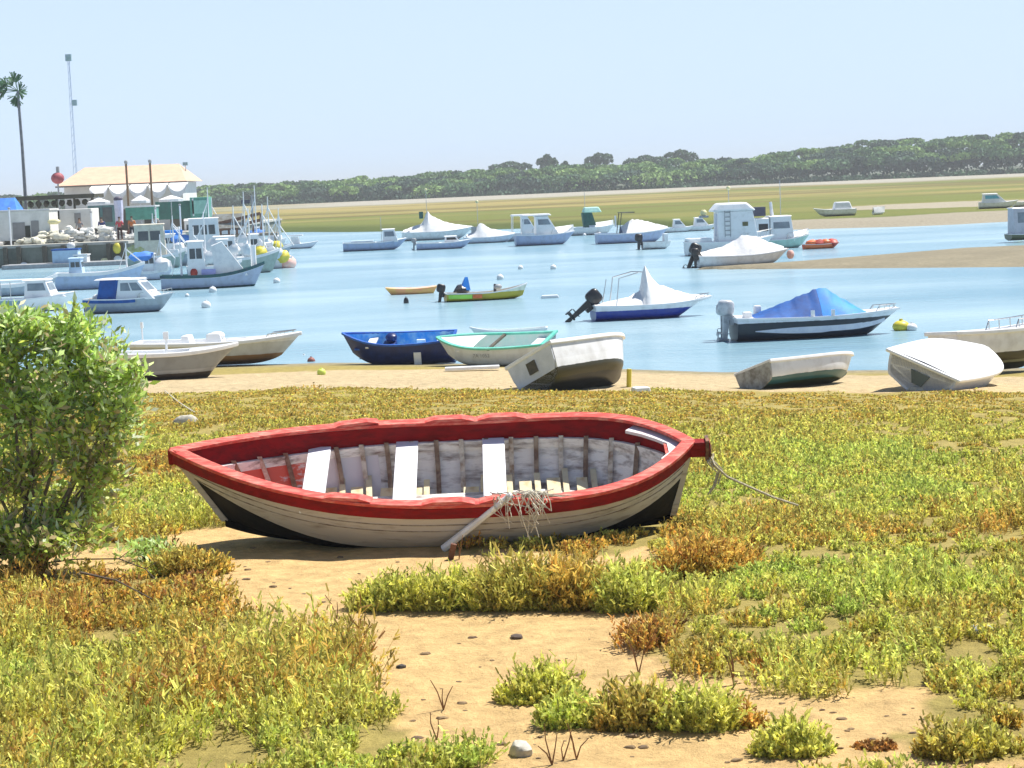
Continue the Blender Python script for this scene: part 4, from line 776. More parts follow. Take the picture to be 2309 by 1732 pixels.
def left_white():
    rt, h = small('cabin_boat', 'white cabin boat at the left edge behind the bush top', 'motorboat', -60, 182, 704, -6, .36, None, .15, .03, deck=(0, .98)); L = h.L; z = h.zs(.5)
    cabin(rt, .02 * L, .30 * L, z, h.B * .34, .78, .32, .05, GLASS, nw=1); MB().frust(-.42 * L, .02 * L, h.B * .42, z + .78, -.40 * L, .02 * L, h.B * .40, z + .84).build('sun_roof', pm('pale_blue_roof', (.66, .78, .84), None, 3, .5), rt)
    MB().frust(.24 * L, .42 * L, h.B * .25, z + .05, .26 * L, .38 * L, h.B * .2, z + .2).build('fore_hatch', WP, rt, bevel=.02)
    mb = MB()
    for x in (-.4, -.2):
        for sg in (1, -1): mb.tube([(x * L, sg * h.B * .38, z), (x * L, sg * h.B * .38, z + .78)], .02, 5)
    mb.build('roof_post', STEEL, rt); s = MB()
    for sg in (1, -1): s.sweep(h.rail(sg, .0, .5, 12, dz=-.12, dy=.012), .02, .22)
    s.build('blue_grey_panel', pm('blue_grey', (.28, .42, .50), (.20, .34, .34), 3, .5), rt)
left_white()
def shark():
    HB = bm_('hull_royal_blue', (-1, (.015, .04, .05)), (.01, (.008, .035, .30)), (.34, (.74, .76, .80)), z0=-.5, z1=1.5)
    rt, h = small('covered_speedboat', 'blue and white speedboat under a peaked white cover with tilted black outboard', 'speedboat', 1330, 1615, 720, 8, .36, HB, .135, .02, rake=.26, sb=.04); L = h.L; s = L
    def ridge(t):
        u = t * L
        return float(np.interp(t, [0, .30, .40, .435, .475, .54, .66, .8, 1], [.02, .25, .45, 1.45, 1.0, .66, .44, .2, .02]))
    h.cover(MB(), .0, .99, ridge, .97, 40).build('white_cover', COVER, rt, True); motor(rt, h, 52, 1.15)
    t = MB(); t.tube([(-.42 * L, 0, h.zs(0)), (-.38 * L, 0, h.zs(0) + .85)], .015, 5); a = [(-.30 * L, s_, h.zs(.2) + .2) for s_ in (.7, -.7)]
    t.tube([(-.33 * L, .6, h.zs(.2)), (-.30 * L, .55, h.zs(.2) + .9), (-.14 * L, .5, h.zs(.2) + 1.06), (.0, .3, h.zs(.2) + 1.02)], .02, 5); t.tube([(-.33 * L, -.6, h.zs(.2)), (-.30 * L, -.55, h.zs(.2) + .9), (-.14 * L, -.5, h.zs(.2) + 1.06)], .02, 5); t.build('folded_frame', STEEL, rt)
    bowrail(rt, h, .86, .98, .12, 3)
shark()
def canopy_boat():
    HB = bm_('hull_black_white', (-1, (.008, .012, .02)), (.015, (.01, .018, .035)), (.52, (.72, .74, .80)), z0=-.5, z1=1.5)
    rt, h = small('covered_speedboat', 'black and white speedboat under a bright blue peaked cover with yellow float at bow', 'speedboat', 1645, 2040, 764, 5, .34, HB, .155, .03, rake=.13, sb=.02); L = h.L
    def ridge(t): return float(np.interp(t, [.10, .47, .54, .78], [.02, .66, .76, .02]))
    h.cover(MB(), .10, .50, ridge, .92, 20, .03).build('cover_rear', BLUEC, rt, True); h.cover(MB(), .501, .78, ridge, .92, 14, .032).build('cover_front', LBLUE, rt, True)  # darker rear and lighter front paint the shaded and sunlit sides of one canvas
    s = MB()
    for sg in (1, -1):
        ps = [Vector((p.x, sg * (p.y + .012), p.z)) for p in (h.pt(t, .95, .55) for t in [.1 + i * .05 for i in range(18)])]; w0 = []
        s.loft([[p + Vector((0, 0, -.09 * math.sin(math.pi * min(1, (i + .6) / 7) / 2) * (1 if i < 9 else .75))), p + Vector((0, sg * .012, -.0)), p + Vector((0, sg * .01, .09 * math.sin(math.pi * min(1, (i + .6) / 7) / 2)))] for i, p in enumerate(ps)])
    s.build('white_flash', pm('flash_white', (.66, .68, .76), (.55, .57, .68), 4, .4), rt); motor(rt, h, 6, 1.05, pm('silver_cowl', (.55, .58, .62), (.3, .32, .36), 5, .3)); motor(rt, h, 4, .8, pm('silver_cowl', (0, 0, 0)), .55)
    MB().box((-.34 * L, .3, h.zs(.1) + .16), (.2, .2, .3)).build('white_box', WP, rt, bevel=.04); MB().box((-.43 * L, -.35, h.zs(.1) + .08), (.24, .24, .22)).build('stern_seat', WP, rt, bevel=.04); bowrail(rt, h, .86, .98, .14, 3)
    f = MB(); 
    for x in (-.06, .06): f.box((x * L, -h.hb(.5) * .95, h.zs(.5) + .10), (.11, .03, .2))
    f.build('fender_strap', WP, rt)
canopy_boat()
def kayak():
    c = P(927, 664); k = ppm(c.y); L = 118 / k; rt = thing('kayak', 'orange and yellow kayak drifting beside the yellow green boat', 'kayak', c + Vector((0, .3, 0)), (0, 0, R(180)))
    h = Hull(L, .62, .30, .06, ROUND, 0, .25, .06, .06, .2, .5, 2.2, 20, .2); h.shell(MB()).build('hull', pm('kayak_orange', (.85, .33, .15), (.85, .55, .12), 1.2, .4), rt, True); h.deck(MB(), .01, .99, .06).build('deck', pm('kayak_pink', (.85, .50, .38), (.85, .62, .25), 1.2, .4), rt, True)
    MB().ball((.1, 0, .25), (.35, .18, .04), 12, 5).build('cockpit_rim', BLACK, rt, True)
kayak()
def yellow_boat():
    HB = bm_('hull_yellow', (-1, (.05, .10, .01)), (.06, (.52, .42, .03)), (.33, (.80, .80, .66)), z0=-.4, z1=1.2)
    rt, h = small('rowboat', 'yellow and lime open boat carrying a blue bundle and black outboard', 'rowboat', 1000, 1195, 678, 10, .33, HB, .11, .02, deck=None, rake=.06, sb=.085, trim=0); L = h.L
    h.shell(MB(), off=.03).build('inner_skin', CP, rt, True); h.floor(MB(), .12).build('floorboards', CP, rt); motor(rt, h, 12, .8)
    for sg in (1, -1):
        MB().sweep(h.rail(sg, .02, .30, 8, dz=-.12, dy=.015), .02, .16).build('lime_panel', pm('lime', (.40, .80, .10), None, 3, .5), rt)
        MB().sweep(h.rail(sg, .31, .42, 4, dz=-.12, dy=.015), .02, .15).build('red_panel', ORG, rt)
    MB().ball((-.30 * L, 0, h.zs(0) + .12), (.30, .3, .22), 8, 5, 1, .5, 4).build('dark_net', BLACK, rt); b = MB().frust(-.32 * L, -.20 * L, .22, h.zs(0) + .1, -.25 * L, -.22 * L, .05, h.zs(0) + .62); b.build('blue_bundle', LBLUE, rt)
    MB().tube([(.10 * L, 0, .1), (.11 * L, 0, .62)], .06, 6).build('mooring_post', BLACK, rt); MB().ball((.14 * L, 0, .5), (.18, .16, .12), 10, 6).build('grey_fender', GREYP, rt, True)
yellow_boat()

# ---- boats moored along the far bank
FG = None
DKG = pm('dark_green_canvas', (.01, .09, .08), (.02, .14, .11), 4, .7); MINTC = pm('mint_canvas', (.50, .82, .70), None, 4, .6); ANT = pm('dark_pipe', (.05, .06, .04), None, 3, .5)
def hullb(n, top, foot=(.02, .06, .06), zf=.05): return bm_(n, (-1, foot), (zf, top), (zf + .05, top), z0=-.5, z1=2)
HWG = hullb('hull_pale_blue_grey', (.62, .67, .78)); HBL = hullb('hull_blue_grey', (.36, .44, .64)); HW = hullb('hull_plain_white', (.80, .81, .82), (.03, .035, .02))
def mast(rt, x, z, h_, ball=None, r=.02):
    mb = MB().tube([(x, 0, z), (x, 0, z + h_)], r, 5); mb.build('mast', STEEL, rt)
    if ball: MB().ball((x, 0, z + h_), (.13, .13, .13), 8, 6).build('mast_ball', ball, rt, True)
YB = pm('pale_yellow', (.80, .74, .40), None, 3, .5)
def far_boats():
    rt, h = small('open_motorboat', 'small white boat moored at the marsh corner right of the harbour', 'motorboat', 634, 714, 561, 2, .36, HWG, .14, .02); L = h.L
    MB().frust(-.2 * L, .05 * L, h.B * .3, h.zs(.5), -.18 * L, .0, h.B * .25, h.zs(.5) + .6).build('console', WP, rt, bevel=.03); MB().frust(-.28 * L, .12 * L, h.B * .36, h.zs(.5) + .66, -.26 * L, .1 * L, h.B * .34, h.zs(.5) + .74).build('roof', WP, rt)
    rt, h = small('fishing_boat', 'low blue grey boat with little white wheelhouse at its bow', 'fishing boat', 782, 912, 565, 3, .36, HBL, .14, .02, deck=(.5, .98)); L = h.L; z = h.zs(.5)
    h.floor(MB(), .2).build('cockpit_floor', WP, rt); cabin(rt, .12 * L, .36 * L, z, h.B * .32, .95, .28, .02, GLASS); MB().box((-.2 * L, 0, z + .12), (.34 * L, h.B * .6, .12)).build('awning', pm('pale_blue_roof', (0, 0, 0)), rt); mast(rt, .1 * L, z, 1.9)
    rt, h = small('covered_motorboat', 'white covered cruiser with a high peaked cover and dark green flag patch', 'motorboat', 915, 1060, 541, 4, .36, HW, .13, .02); L = h.L
    h.cover(MB(), .02, .99, lambda t: float(np.interp(t, [0, .2, .30, .36, .45, .65, 1], [.15, .6, .8, 1.9, 1.3, .7, .05])), .98, 30).build('white_cover', COVER, rt, True); MB().box((-.22 * L, 0, h.zs(.3) + 1.5), (.35, .5, .6)).build('green_flap', DKG, rt); mast(rt, -.14 * L, 1, 3.4, YB)
    rt, h = small('open_motorboat', 'low grey blue open boat in front of the peaked white cover', 'motorboat', 946, 1060, 562, 3, .36, HBL, .13, .02, deck=(.4, .98)); h.floor(MB(), .2).build('cockpit_floor', GREYP, rt); cabin(rt, -.0, .28 * h.L, h.zs(.5), h.B * .25, .45, .3, .05, BLACK); motor(rt, h, 5, .8, GREYP)
    rt, h = small('covered_motorboat', 'white boat under low sloping cover between the peaked cover and the twin cruisers', 'motorboat', 1052, 1158, 548, 5, .36, HWG, .13, .02); L = h.L
    h.cover(MB(), .05, .99, lambda t: float(np.interp(t, [0, .2, .32, .5, 1], [.1, .5, 1.2, .7, .05])), .98, 24).build('white_cover', COVER, rt, True); mast(rt, -.22 * L, .8, 2.5, YB); MB().box((-.3 * L, 0, h.zs(.2) + .5), (.4, .4, .7)).build('helm_seat', GREYP, rt)
    for (x0, x1, py, lb, HH) in ((1148, 1235, 543, 'left one of two white hardtop cruisers side by side', HWG), (1168, 1292, 553, 'nearer hardtop cruiser with rounded white bow of the side by side pair', HBL)):
        rt, h = small('cabin_cruiser', lb, 'motorboat', x0, x1, py, 6, .42, HH, .20, .03, sb=.04, group='hardtop cruisers side by side'); L = h.L; z = h.zs(.5)
        cabin(rt, -.16 * L, .22 * L, z, h.B * .38, 1.35, .8, .0, GLASS, nw=1, wz=(.55, .85)); MB().frust(-.40 * L, .1 * L, h.B * .40, z + 1.42, -.38 * L, .06 * L, h.B * .36, z + 1.56).build('hardtop', WP, rt, bevel=.03)
        h.deck(MB(), .62, .98, .5, .0, .9).build('foredeck', WP, rt, True); bowrail(rt, h, .6, .98, .35)
        mb = MB(); [mb.tube([(-.38 * L, sg * h.B * .36, z), (-.36 * L, sg * h.B * .36, z + 1.45)], .03, 5) for sg in (1, -1)]; mb.build('roof_post', WP, rt)
    rt, h = small('motorboat', 'white motorboat with mint roof and dark green cockpit screen', 'motorboat', 1292, 1382, 530, 5, .42, HW, .2, .03); L = h.L; z = h.zs(.5)
    MB().frust(-.2 * L, .08 * L, h.B * .34, z, -.24 * L, -.02 * L, h.B * .3, z + 1.25).build('cockpit_screen', DKG, rt); MB().frust(-.22 * L, .2 * L, h.B * .42, z + 1.27, -.18 * L, .14 * L, h.B * .3, z + 1.72).build('mint_roof', MINTC, rt, bevel=.08); h.deck(MB(), .4, .98, .4, .0, .95).build('foredeck', WP, rt, True); mast(rt, -.16 * L, z, 3.0)
    MB().ball((0.1 * L, -h.B * .5 - .1, .05), (.25, .2, .2), 8, 6).build('fender', GREYP, rt)
    rt, h = small('motorboat', 'blue grey motorboat with white humped cover and pipe arch', 'motorboat', 1352, 1502, 548, 6, .38, HBL, .16, .03, deck=(.35, .98)); L = h.L; z = h.zs(.4)
    h.cover(MB(), .34, .99, lambda t: float(np.interp(t, [.34, .5, .65, 1], [.5, 1.0, .85, .1])), 1.0, 24).build('white_cover', COVER, rt, True); h.floor(MB(), .2).build('cockpit_floor', LBLUE, rt)
    mb = MB(); [mb.tube([(-.2 * L, sg * .6, z), (-.16 * L, sg * .6, z + 1.5), (.02 * L, sg * .6, z + 1.5)], .035, 5) for sg in (1, -1)]; mb.box((-.08 * L, 0, z + 1.52), (.2 * L, 1.2, .05)); mb.build('pipe_arch', ANT, rt); MB().box((-.22 * L, .3, z + .9), (.08, .3, .8)).build('life_raft', WP, rt)
    rt, h = small('dinghy', 'tiny white dinghy with black outboard behind the blue grey motorboat', 'dinghy', 1450, 1512, 562, 8, .5, HW, .26, .02, deck=None, sb=.02, rake=.05); h.shell(MB(), off=.05).build('inner_skin', GREYP, rt, True); motor(rt, h, 5, 1.15); MB().box((h.L * .3, 0, .62), (.25, h.B * .7, .7)).build('white_screen', WP, rt, bevel=.03)
    for (x0, x1, py, lb) in ((1490, 1560, 524, 'low white boat at the back left of the big white cruiser'), (1535, 1612, 521, 'farther low white boat just left of the big cruiser cabin')):
        rt, h = small('motorboat', lb, 'motorboat', x0, x1, py, 5, .38, HW, .15, .03, group='low white boats behind the big cruiser'); cabin(rt, -.1 * h.L, .3 * h.L, h.zs(.5), h.B * .36, .7, .6, .1, GLASS, nw=1)
    rt, h = small('cabin_cruiser', 'tall white boat with box cabin and small dark side window', 'motorboat', 1556, 1738, 574, 4, .40, HW, .17, .03); L = h.L; z = h.zs(.5)
    b = MB().frust(-.16 * L, .30 * L, h.B * .40, z - .05, -.15 * L, .24 * L, h.B * .37, z + 1.75).build('cabin', WP, rt, bevel=.04); MB().frust(-.22 * L, .28 * L, h.B * .42, z + 1.76, -.14 * L, .18 * L, h.B * .34, z + 2.25).build('roof', WP, rt, bevel=.12)
    MB().box((.15 * L, -h.B * .39, z + 1.0), (.32, .03, .24)).build('side_window', pm('olive_window', (.10, .10, .03), None, 3, .3), rt); MB().box((-.155 * L, 0, z + .9), (.03, .8, 1.5)).build('cabin_door', pm('pale_door', (.55, .60, .70), None, 4, .5), rt)
    ld = MB(); [ld.box((-.05 * L + q, -h.B * .405, z + 1.05), (.03, .03, 1.5)) for q in (-.16, .16)]; [ld.box((-.05 * L, -h.B * .40, z + .4 + k * .26), (.34, .04, .05)) for k in range(6)]; ld.build('ladder', GREYP, rt); mast(rt, .0, z + 2.2, .9, YB); mb = MB().box((-.36 * L, 0, z + .1), (.26 * L, h.B * .8, .34)); mb.build('engine_well', WP, rt, bevel=.05)
    MB().box((-.28 * L, .3, z + 1.5), (.5, .5, .12)).build('searchlight_shelf', GREYP, rt); MB().ball((-.28 * L, .3, z + 1.72), (.2, .2, .2), 8, 6).build('searchlight', YB, rt, True); bowrail(rt, h, .6, .98, .4)
    rt, h = small('covered_motorboat', 'white boat under humped white cover with two black outboards before the box cabin boat', 'motorboat', 1582, 1770, 600, 4, .36, HW, .13, .02); h.cover(MB(), .03, .95, lambda t: float(np.interp(t, [0, .3, .5, .62, .8, 1], [.15, .5, 1.0, .95, .5, .05])), .99, 28).build('white_cover', COVER, rt, True); motor(rt, h, 25, 1.35); motor(rt, h, 2, .9, None, -.5)
    MB().ball((.5 * h.L + .1, 0, .45), (.2, .2, .25), 8, 6).build('pink_fender', pm('pink_float', (0, 0, 0)), rt, True)
    rt, h = small('fishing_boat', 'mint hulled fishing boat with square white wheelhouse', 'fishing boat', 1692, 1822, 561, 6, .42, hullb('hull_mint_grey', (.36, .60, .54)), .17, .03, sb=.07); L = h.L; z = h.zs(.5)
    cabin(rt, -.38 * L, -.18 * L, z - .2, h.B * .36, 1.5, .0, .0, BLACK, roof=True, tk=1, wz=(.5, .8)); cabin(rt, -.17 * L, .22 * L, z - .1, h.B * .40, 1.5, .22, .02, GLASS, tk=.96, wz=(.52, .78)); h.deck(MB(), .6, .98, .25, .06, .95).build('foredeck', WP, rt, True)
    MB().tube([(-.1 * L, 0, z + 1.4), (-.12 * L, 0, z + 2.3)], .12, 8, .09).build('exhaust_stack', WP, rt); mast(rt, .04 * L, z + 1.4, 2.2); MB().box((-.32 * L, 0, z + 1.75), (.7, .9, .55)).build('dark_crate', pm('dark_violet', (.10, .09, .13), None, 3, .6), rt); bowrail(rt, h, .6, .98, .35)
    rt, h = small('inflatable_dinghy', 'small orange red boat piled with red gear right of the mint fishing boat', 'dinghy', 1815, 1892, 561, 8, .42, ORG, .15, .03, deck=None, prof=ROUND, sb=.04); h.shell(MB(), off=.06).build('inner_skin', RED, rt, True)
    for k, x in enumerate((-.3, -.1, .1, .28)): MB().ball((x * h.L, -.1, h.zs(.5) + .06), (.34, .32, .24), 8, 6, 1, .4, k).build('gear_bag', RED if k % 2 else ORG, rt, True)
    # on the marsh at right
    def onm(name, label, x0, x1, py, yaw, **k):
        g = G((x0 + x1) / 2, py); return small(name, label, 'motorboat', x0, x1, py, yaw, .36, HW, .15, .0, z=g.z, **k)
    rt, h = onm('motorboat', 'white motorboat aground on the green marsh right of the fishing boat', 1838, 1924, 488, 184); MB().frust(-.42 * h.L, .02 * h.L, h.B * .4, h.zs(.5), -.36 * h.L, -.02 * h.L, h.B * .3, h.zs(.5) + .7).build('cabin', WP, rt, bevel=.1)
    rt, h = onm('dinghy', 'tiny white dinghy on the marsh grass alone', 1968, 1996, 484, 20); h.cover(MB(), .02, .98, lambda t: .5, 1, 8).build('white_cover', COVER, rt, True)
    rt, h = onm('cabin_boat', 'white and turquoise cabin boat on the pale mud at right', 2212, 2292, 470, -8, sb=.04); cabin(rt, -.42 * h.L, .2 * h.L, h.zs(.5), h.B * .40, .8, .9, .1, pm('turquoise_window', (.10, .45, .60), None, 3, .3), nw=1)
    rt, h = onm('motorboat', 'white boat cut by the right edge beyond the turquoise windowed one', 2286, 2350, 466, 8)
    rt, h = small('cabin_boat', 'grey cabin boat at the right edge with yellow green buoy', 'motorboat', 2276, 2400, 541, 8, .4, hullb('hull_dusky', (.10, .12, .06), (.02, .03, .02)), .10, .0, z=.1); cabin(rt, -.45 * h.L, .1 * h.L, h.zs(.5), h.B * .38, 1.5, .1, .0, GLASS, nw=2, mat=pm('pale_lilac_cabin', (.55, .56, .62), None, 4, .5), roofm=WP)
    buoy('buoy', 'yellow green ball buoy against the grey boat at the right edge', 2296, 536, 11, pm('yellow_green', (0, 0, 0)))
GS = 1.13
far_boats()
GS = 1.0

# ------------------------------------------------------------------ harbour at the left: quay, building, boats
YQ = 150.0
def qx(px, Y=YQ): return (px - CX) / F * Y
QZ = 1.62
CONC = pm('quay_concrete', (.23, .25, .21), (.10, .12, .10), .8, .9, .5, lo=.35, hi=.7); CONT = pm('quay_top', (.50, .49, .44), (.38, .37, .33), 1.2, .9)
def wpx(px, py, Y): p = Q(px, py, Y); return p
def harbour():
    rt = thing('quay', 'grey green harbour quay wall at the left', 'quay', (qx(150), YQ, 0)); x0, x1 = qx(-1400) - qx(150), qx(302) - qx(150)
    MB().add([(x0, 0, -1.5), (x1, 0, -1.5), (x1 + 1, 95, -1.5), (x0, 95, -1.5), (x0, 0, QZ - .2), (x1, 0, QZ - .2), (x1 + 1, 95, QZ - .2), (x0, 95, QZ - .2)], [(0, 1, 5, 4), (1, 2, 6, 5), (2, 3, 7, 6), (3, 0, 4, 7)]).build('quay_wall', CONC, rt)
    MB().add([(x0, -.15, QZ - .198), (x1 + .15, -.15, QZ - .198), (x1 + 1.15, 95, QZ - .198), (x0, 95, QZ - .198), (x0, -.15, QZ), (x1 + .15, -.15, QZ), (x1 + 1.15, 95, QZ), (x0, 95, QZ)], [(0, 1, 5, 4), (1, 2, 6, 5), (2, 3, 7, 6), (3, 0, 4, 7), (4, 5, 6, 7), (3, 2, 1, 0)]).build('quay_deck', CONT, rt)
    for px in (-40, 30, 60, 118, 160, 210, 262, 292): MB().box((qx(px) - qx(150), -.2, .5), (.3, .3, 2.0)).build('fender_pile', pm('dark_wood', (0, 0, 0)), rt)
    # market hall with pale terracotta roof and white awnings
    Y = 186.; zt = wpx(300, 372, Y).z; ze = wpx(300, 413, Y).z; a, b = wpx(132, 410, Y).x, wpx(424, 410, Y).x; cx = (a + b) / 2; ra, rb = wpx(170, 372, Y).x, wpx(388, 372, Y).x
    rt = thing('waterfront_building', 'long low waterfront building with pale terracotta hipped roof and white scalloped awnings', 'building', (cx, Y, QZ)); o = Vector((cx, Y, QZ)); A, B_ = a - cx, b - cx; e = ze - QZ; t = zt - QZ
    MB().add([(A, -1, e), (B_, -1, e), (B_, 9, e), (A, 9, e), (ra - cx, 4, t), (rb - cx, 4, t)], [(0, 1, 5, 4), (1, 2, 5), (2, 3, 4, 5), (3, 0, 4), (3, 2, 1, 0)]).build('roof', pm('faded_terracotta', (.76, .47, .33), (.66, .40, .28), 1.5, .9), rt)
    MB().box(((A + B_) / 2, 4, (e - .02) / 2), (B_ - A - 1, 8.4, e - .04)).build('wall', pm('white_wall', (.70, .70, .68), (.58, .58, .57), .8, .9), rt); MB().box(((A + B_) / 2, -1.02, e - .08), (B_ - A + .2, .12, .14)).build('gutter', pm('brown_gutter', (.20, .17, .14), None, 3, .7), rt)
    for k in range(5):
        px0, px1 = 213 + k * 44, 213 + (k + 1) * 44 - 3; xa, xb = wpx(px0, 430, Y).x - cx, wpx(px1, 430, Y).x - cx; mb = MB(); n = 8; rings = []
        for i in range(n + 1):
            u = i / n; x = xa + (xb - xa) * u; sag = .95 * math.sin(math.pi * u) ** .7; rings.append([(x, -1.1, e - .12), (x, -2.2, e - .35 - sag * .6), (x, -2.25, e - .5 - sag)])
        mb.loft(rings); mb.build('awning', COVER, rt)
    for k in range(5):
        x = A + (k + .5) * (B_ - A) / 5; f = MB().box((x, -.22, 1.1), (1.2, .06, 2.1)).build('door', pm('dark_olive_door', (.12, .11, .08), None, 3, .6), rt)
    for px, yb, yt, lb in ((288, 418, 366, 'left one of two dark poles in front of the terracotta roof'), (342, 450, 364, 'right one of two dark poles in front of the terracotta roof')):
        p0, p1 = wpx(px + 2, 470, 180), wpx(px - 2, yt, 180); rt = thing('pole', lb, 'pole', (p0.x, 180, QZ), group='poles before the building'); MB().tube([(0, 0, 0), (0, 0, p1.z - QZ)], .10, 8).build('shaft', pm('brown_pole', (.24, .15, .08), None, 3, .7), rt); MB().ball((0, 0, p1.z - QZ), (.16, .16, .2), 8, 6).build('pole_cap', GREYP, rt)
    p = wpx(418, 372, 190); rt = thing('lamp_pole', 'thin pale lamp pole right of the terracotta roof', 'lamp', (p.x, 190, QZ)); MB().tube([(0, 0, 0), (0, 0, p.z - QZ)], .05, 6).build('shaft', STEEL, rt); MB().box((0, 0, p.z - QZ + .1), (.45, .3, .3)).build('lamp_head', pm('blue_grey', (0, 0, 0)), rt)
    # round red sign on a post, antenna mast, palm
    p = wpx(130, 402, 178); rt = thing('round_sign', 'dull red ball on a short post above the dark pergola roof', 'ball sign', (p.x, 178, QZ)); zz = p.z - QZ; MB().tube([(0, 0, 0), (0, 0, zz)], .08, 6).build('post', GREYP, rt); MB().ball((0, 0, zz), (.58, .5, .5), 14, 10).build('red_ball', pm('dull_pink_red', (.42, .10, .12), (.30, .04, .05), 3, .6), rt, True); MB().tube([(.05, 0, zz + .4), (.05, 0, zz + 1.0)], .15, 8).build('cap', GREYP, rt)
    p = wpx(161, 130, 215); b_ = wpx(172, 415, 215); rt = thing('radio_mast', 'very tall thin pale radio mast behind the terracotta roof', 'mast', (b_.x, 215, QZ)); zz = p.z - QZ; d = p.x - b_.x
    mb = MB(); [mb.tube([(ox, oy, 0), (ox * .4, oy * .4, zz)], .026, 4) for ox, oy in ((-.22, -.15), (.22, -.15), (0, .25))]
    for k in range(22): z0 = zz * k / 22; q = 1 - .6 * k / 22; mb.tube([(-.22 * q, -.15 * q, z0), (.22 * q, -.15 * q, z0 + zz / 44), (0, .25 * q, z0 + zz / 22)], .025, 4)
    mb.build('lattice', pm('pale_blue_steel', (.42, .55, .75), None, 3, .5), rt); MB().box((0, 0, zz), (.6, .4, .7)).build('mast_head', pm('blue_grey', (0, 0, 0)), rt); MB().box((.35, 0, zz * .74), (.5, .3, .6)).build('dish', pm('blue_grey', (0, 0, 0)), rt)
    b_, m_, p = wpx(57, 440, 172), wpx(50, 330, 172), wpx(40, 205, 172); rt = thing('palm_tree', 'tall thin leaning palm with wind blown crown at the left edge', 'palm tree', (b_.x, 172, QZ)); g = Vector((b_.x, 172, QZ))
    MB().tube([(0, 0, 0), (b_.x - g.x, 0, b_.z - QZ), m_ - g, p - g], .17, 8, .11).build('trunk', pm('palm_trunk', (.20, .22, .24), (.12, .13, .15), 4, .8), rt); top = p - g; mb = MB(); rr = random.Random(8)
    specs = [(-1.6, 0, 1.2, 1.5)] * 0
    for (dx, dz, L_) in ((-1.9, .5, 2.1), (-2.0, -.2, 2.0), (-1.7, 1.0, 1.8), (-1.2, .2, 1.7), (-.4, 1.9, 1.7), (-.1, 1.7, 1.4), (-2.2, .1, 2.2), (-.9, -1.4, 1.1), (-.6, -1.6, 1.4), (-.3, -1.5, 1.3), (.5, .2, .6), (-1.5, .8, 2.0), (.9, -.9, .5), (-1.0, 1.0, 1.3)):
        d = Vector((dx, rr.uniform(-.5, .5), dz)).normalized(); c = top + d * L_ * (.72); mb.tube([top, c], .03, 4)
        for k in range(20):   # fan of leaflets
            a_ = rr.uniform(-1.2, 1.2); u = Vector((d.x * math.cos(a_) - d.z * math.sin(a_), rr.uniform(-.5, .5), d.x * math.sin(a_) + d.z * math.cos(a_))).normalized(); s_ = c - d * .3; e_ = s_ + u * rr.uniform(.45, .8); n_ = u.orthogonal().normalized() * .05; mb.add([s_ - n_ * .4, s_ + n_ * .4, e_ + n_, e_ - n_], [(0, 1, 2, 3)])
    mb.build('crown', pm('palm_leaf', (.02, .10, .03), (.04, .16, .06), 3, .7), rt)
    # dark pergola roof with posts, blue awning
    Y = 168.; a, b = wpx(38, 440, Y), wpx(215, 437, Y); rt = thing('pergola', 'dark flat pergola roof on posts in front of the white building', 'pergola', ((a.x + b.x) / 2, Y, QZ)); w_ = b.x - a.x; zz = wpx(120, 445, Y).z - QZ; DK = pm('dark_pergola', (.035, .04, .03), (.09, .08, .05), 2, .8)
    MB().box((0, 1.5, zz), (w_, 4, .34)).build('roof', DK, rt); mb = MB(); 
    for k in range(5): MB().box((-w_ / 2 + .3 + k * (w_ - .6) / 4, 0, zz / 2 - .1), (.16, .16, zz - .15)).build('post', DK, rt)
    for k in range(9): MB().ball((-w_ / 2 + .8 + k * w_ / 10, 1.2, zz - .5), (.25, .25, .3), 6, 5, 1, .4, k).build('hanging_net', DK, rt)
    a, b = wpx(-60, 462, 160), wpx(45, 455, 160); rt = thing('blue_awning', 'bright blue awning at the far left of the quay', 'awning', ((a.x + b.x) / 2, 160, QZ)); w_ = b.x - a.x; zz = wpx(20, 455, 160).z - QZ
    MB().frust(-w_ / 2, w_ / 2, 1.2, zz - .7, -w_ / 2 + .4, w_ / 2 - .4, .2, zz + .3).build('canvas', pm('awning_blue', (.05, .20, .65), (.08, .30, .75), 2, .7), rt); [MB().tube([(sx * (w_ / 2 - .3), -1, 0), (sx * (w_ / 2 - .3), -1, zz - .7)], .05, 6).build('post', STEEL, rt) for sx in (1, -1)]
    # things on the quay: kiosks, net heaps, containers, parasols
    def bx(name, label, cat, px0, px1, py0, py1, Y, mat, dep=1.6, top=None, parts=None):
        a, b = wpx(px0, py1, Y), wpx(px1, py0, Y); w_ = b.x - a.x; z0 = max(QZ, a.z); hh = b.z - z0; rt = thing(name, label, cat, ((a.x + b.x) / 2, Y + dep / 2, z0)); MB().box((0, 0, hh / 2), (w_, dep, hh)).build('body', mat, rt, bevel=.04)
        if top: MB().box((0, 0, hh + .06), (w_ + .15, dep + .15, .12)).build('lid', top, rt)
        for (u0, u1, v0, v1, m_, nm) in parts or []: MB().box((-w_ / 2 + w_ * (u0 + u1) / 2, -dep / 2 - .02, hh * (v0 + v1) / 2), (w_ * (u1 - u0), .05, hh * (v1 - v0))).build(nm, m_, rt)
        return rt
    wl = pm('chalk_wall', (.74, .74, .70), (.60, .60, .56), 1, .9); gd = pm('grey_door', (.26, .26, .26), None, 2, .7); dkm = pm('dark_opening', (.02, .03, .02), None, 2, .8); gw = pm('green_skip', (.10, .36, .28), (.07, .26, .20), 3, .6); tl = pm('teal_booth', (.12, .26, .26), (.07, .15, .16), 2, .6)
    bx('fishermen_hut', 'long white fishermen hut with two grey doors at far left', 'hut', -60, 110, 474, 547, 153, wl, 3, pm('white_wall', (0, 0, 0)), [(.52, .68, .05, .62, gd, 'door'), (.68, .745, .10, .5, dkm, 'opening'), (.76, .86, .05, .66, gd, 'door')])
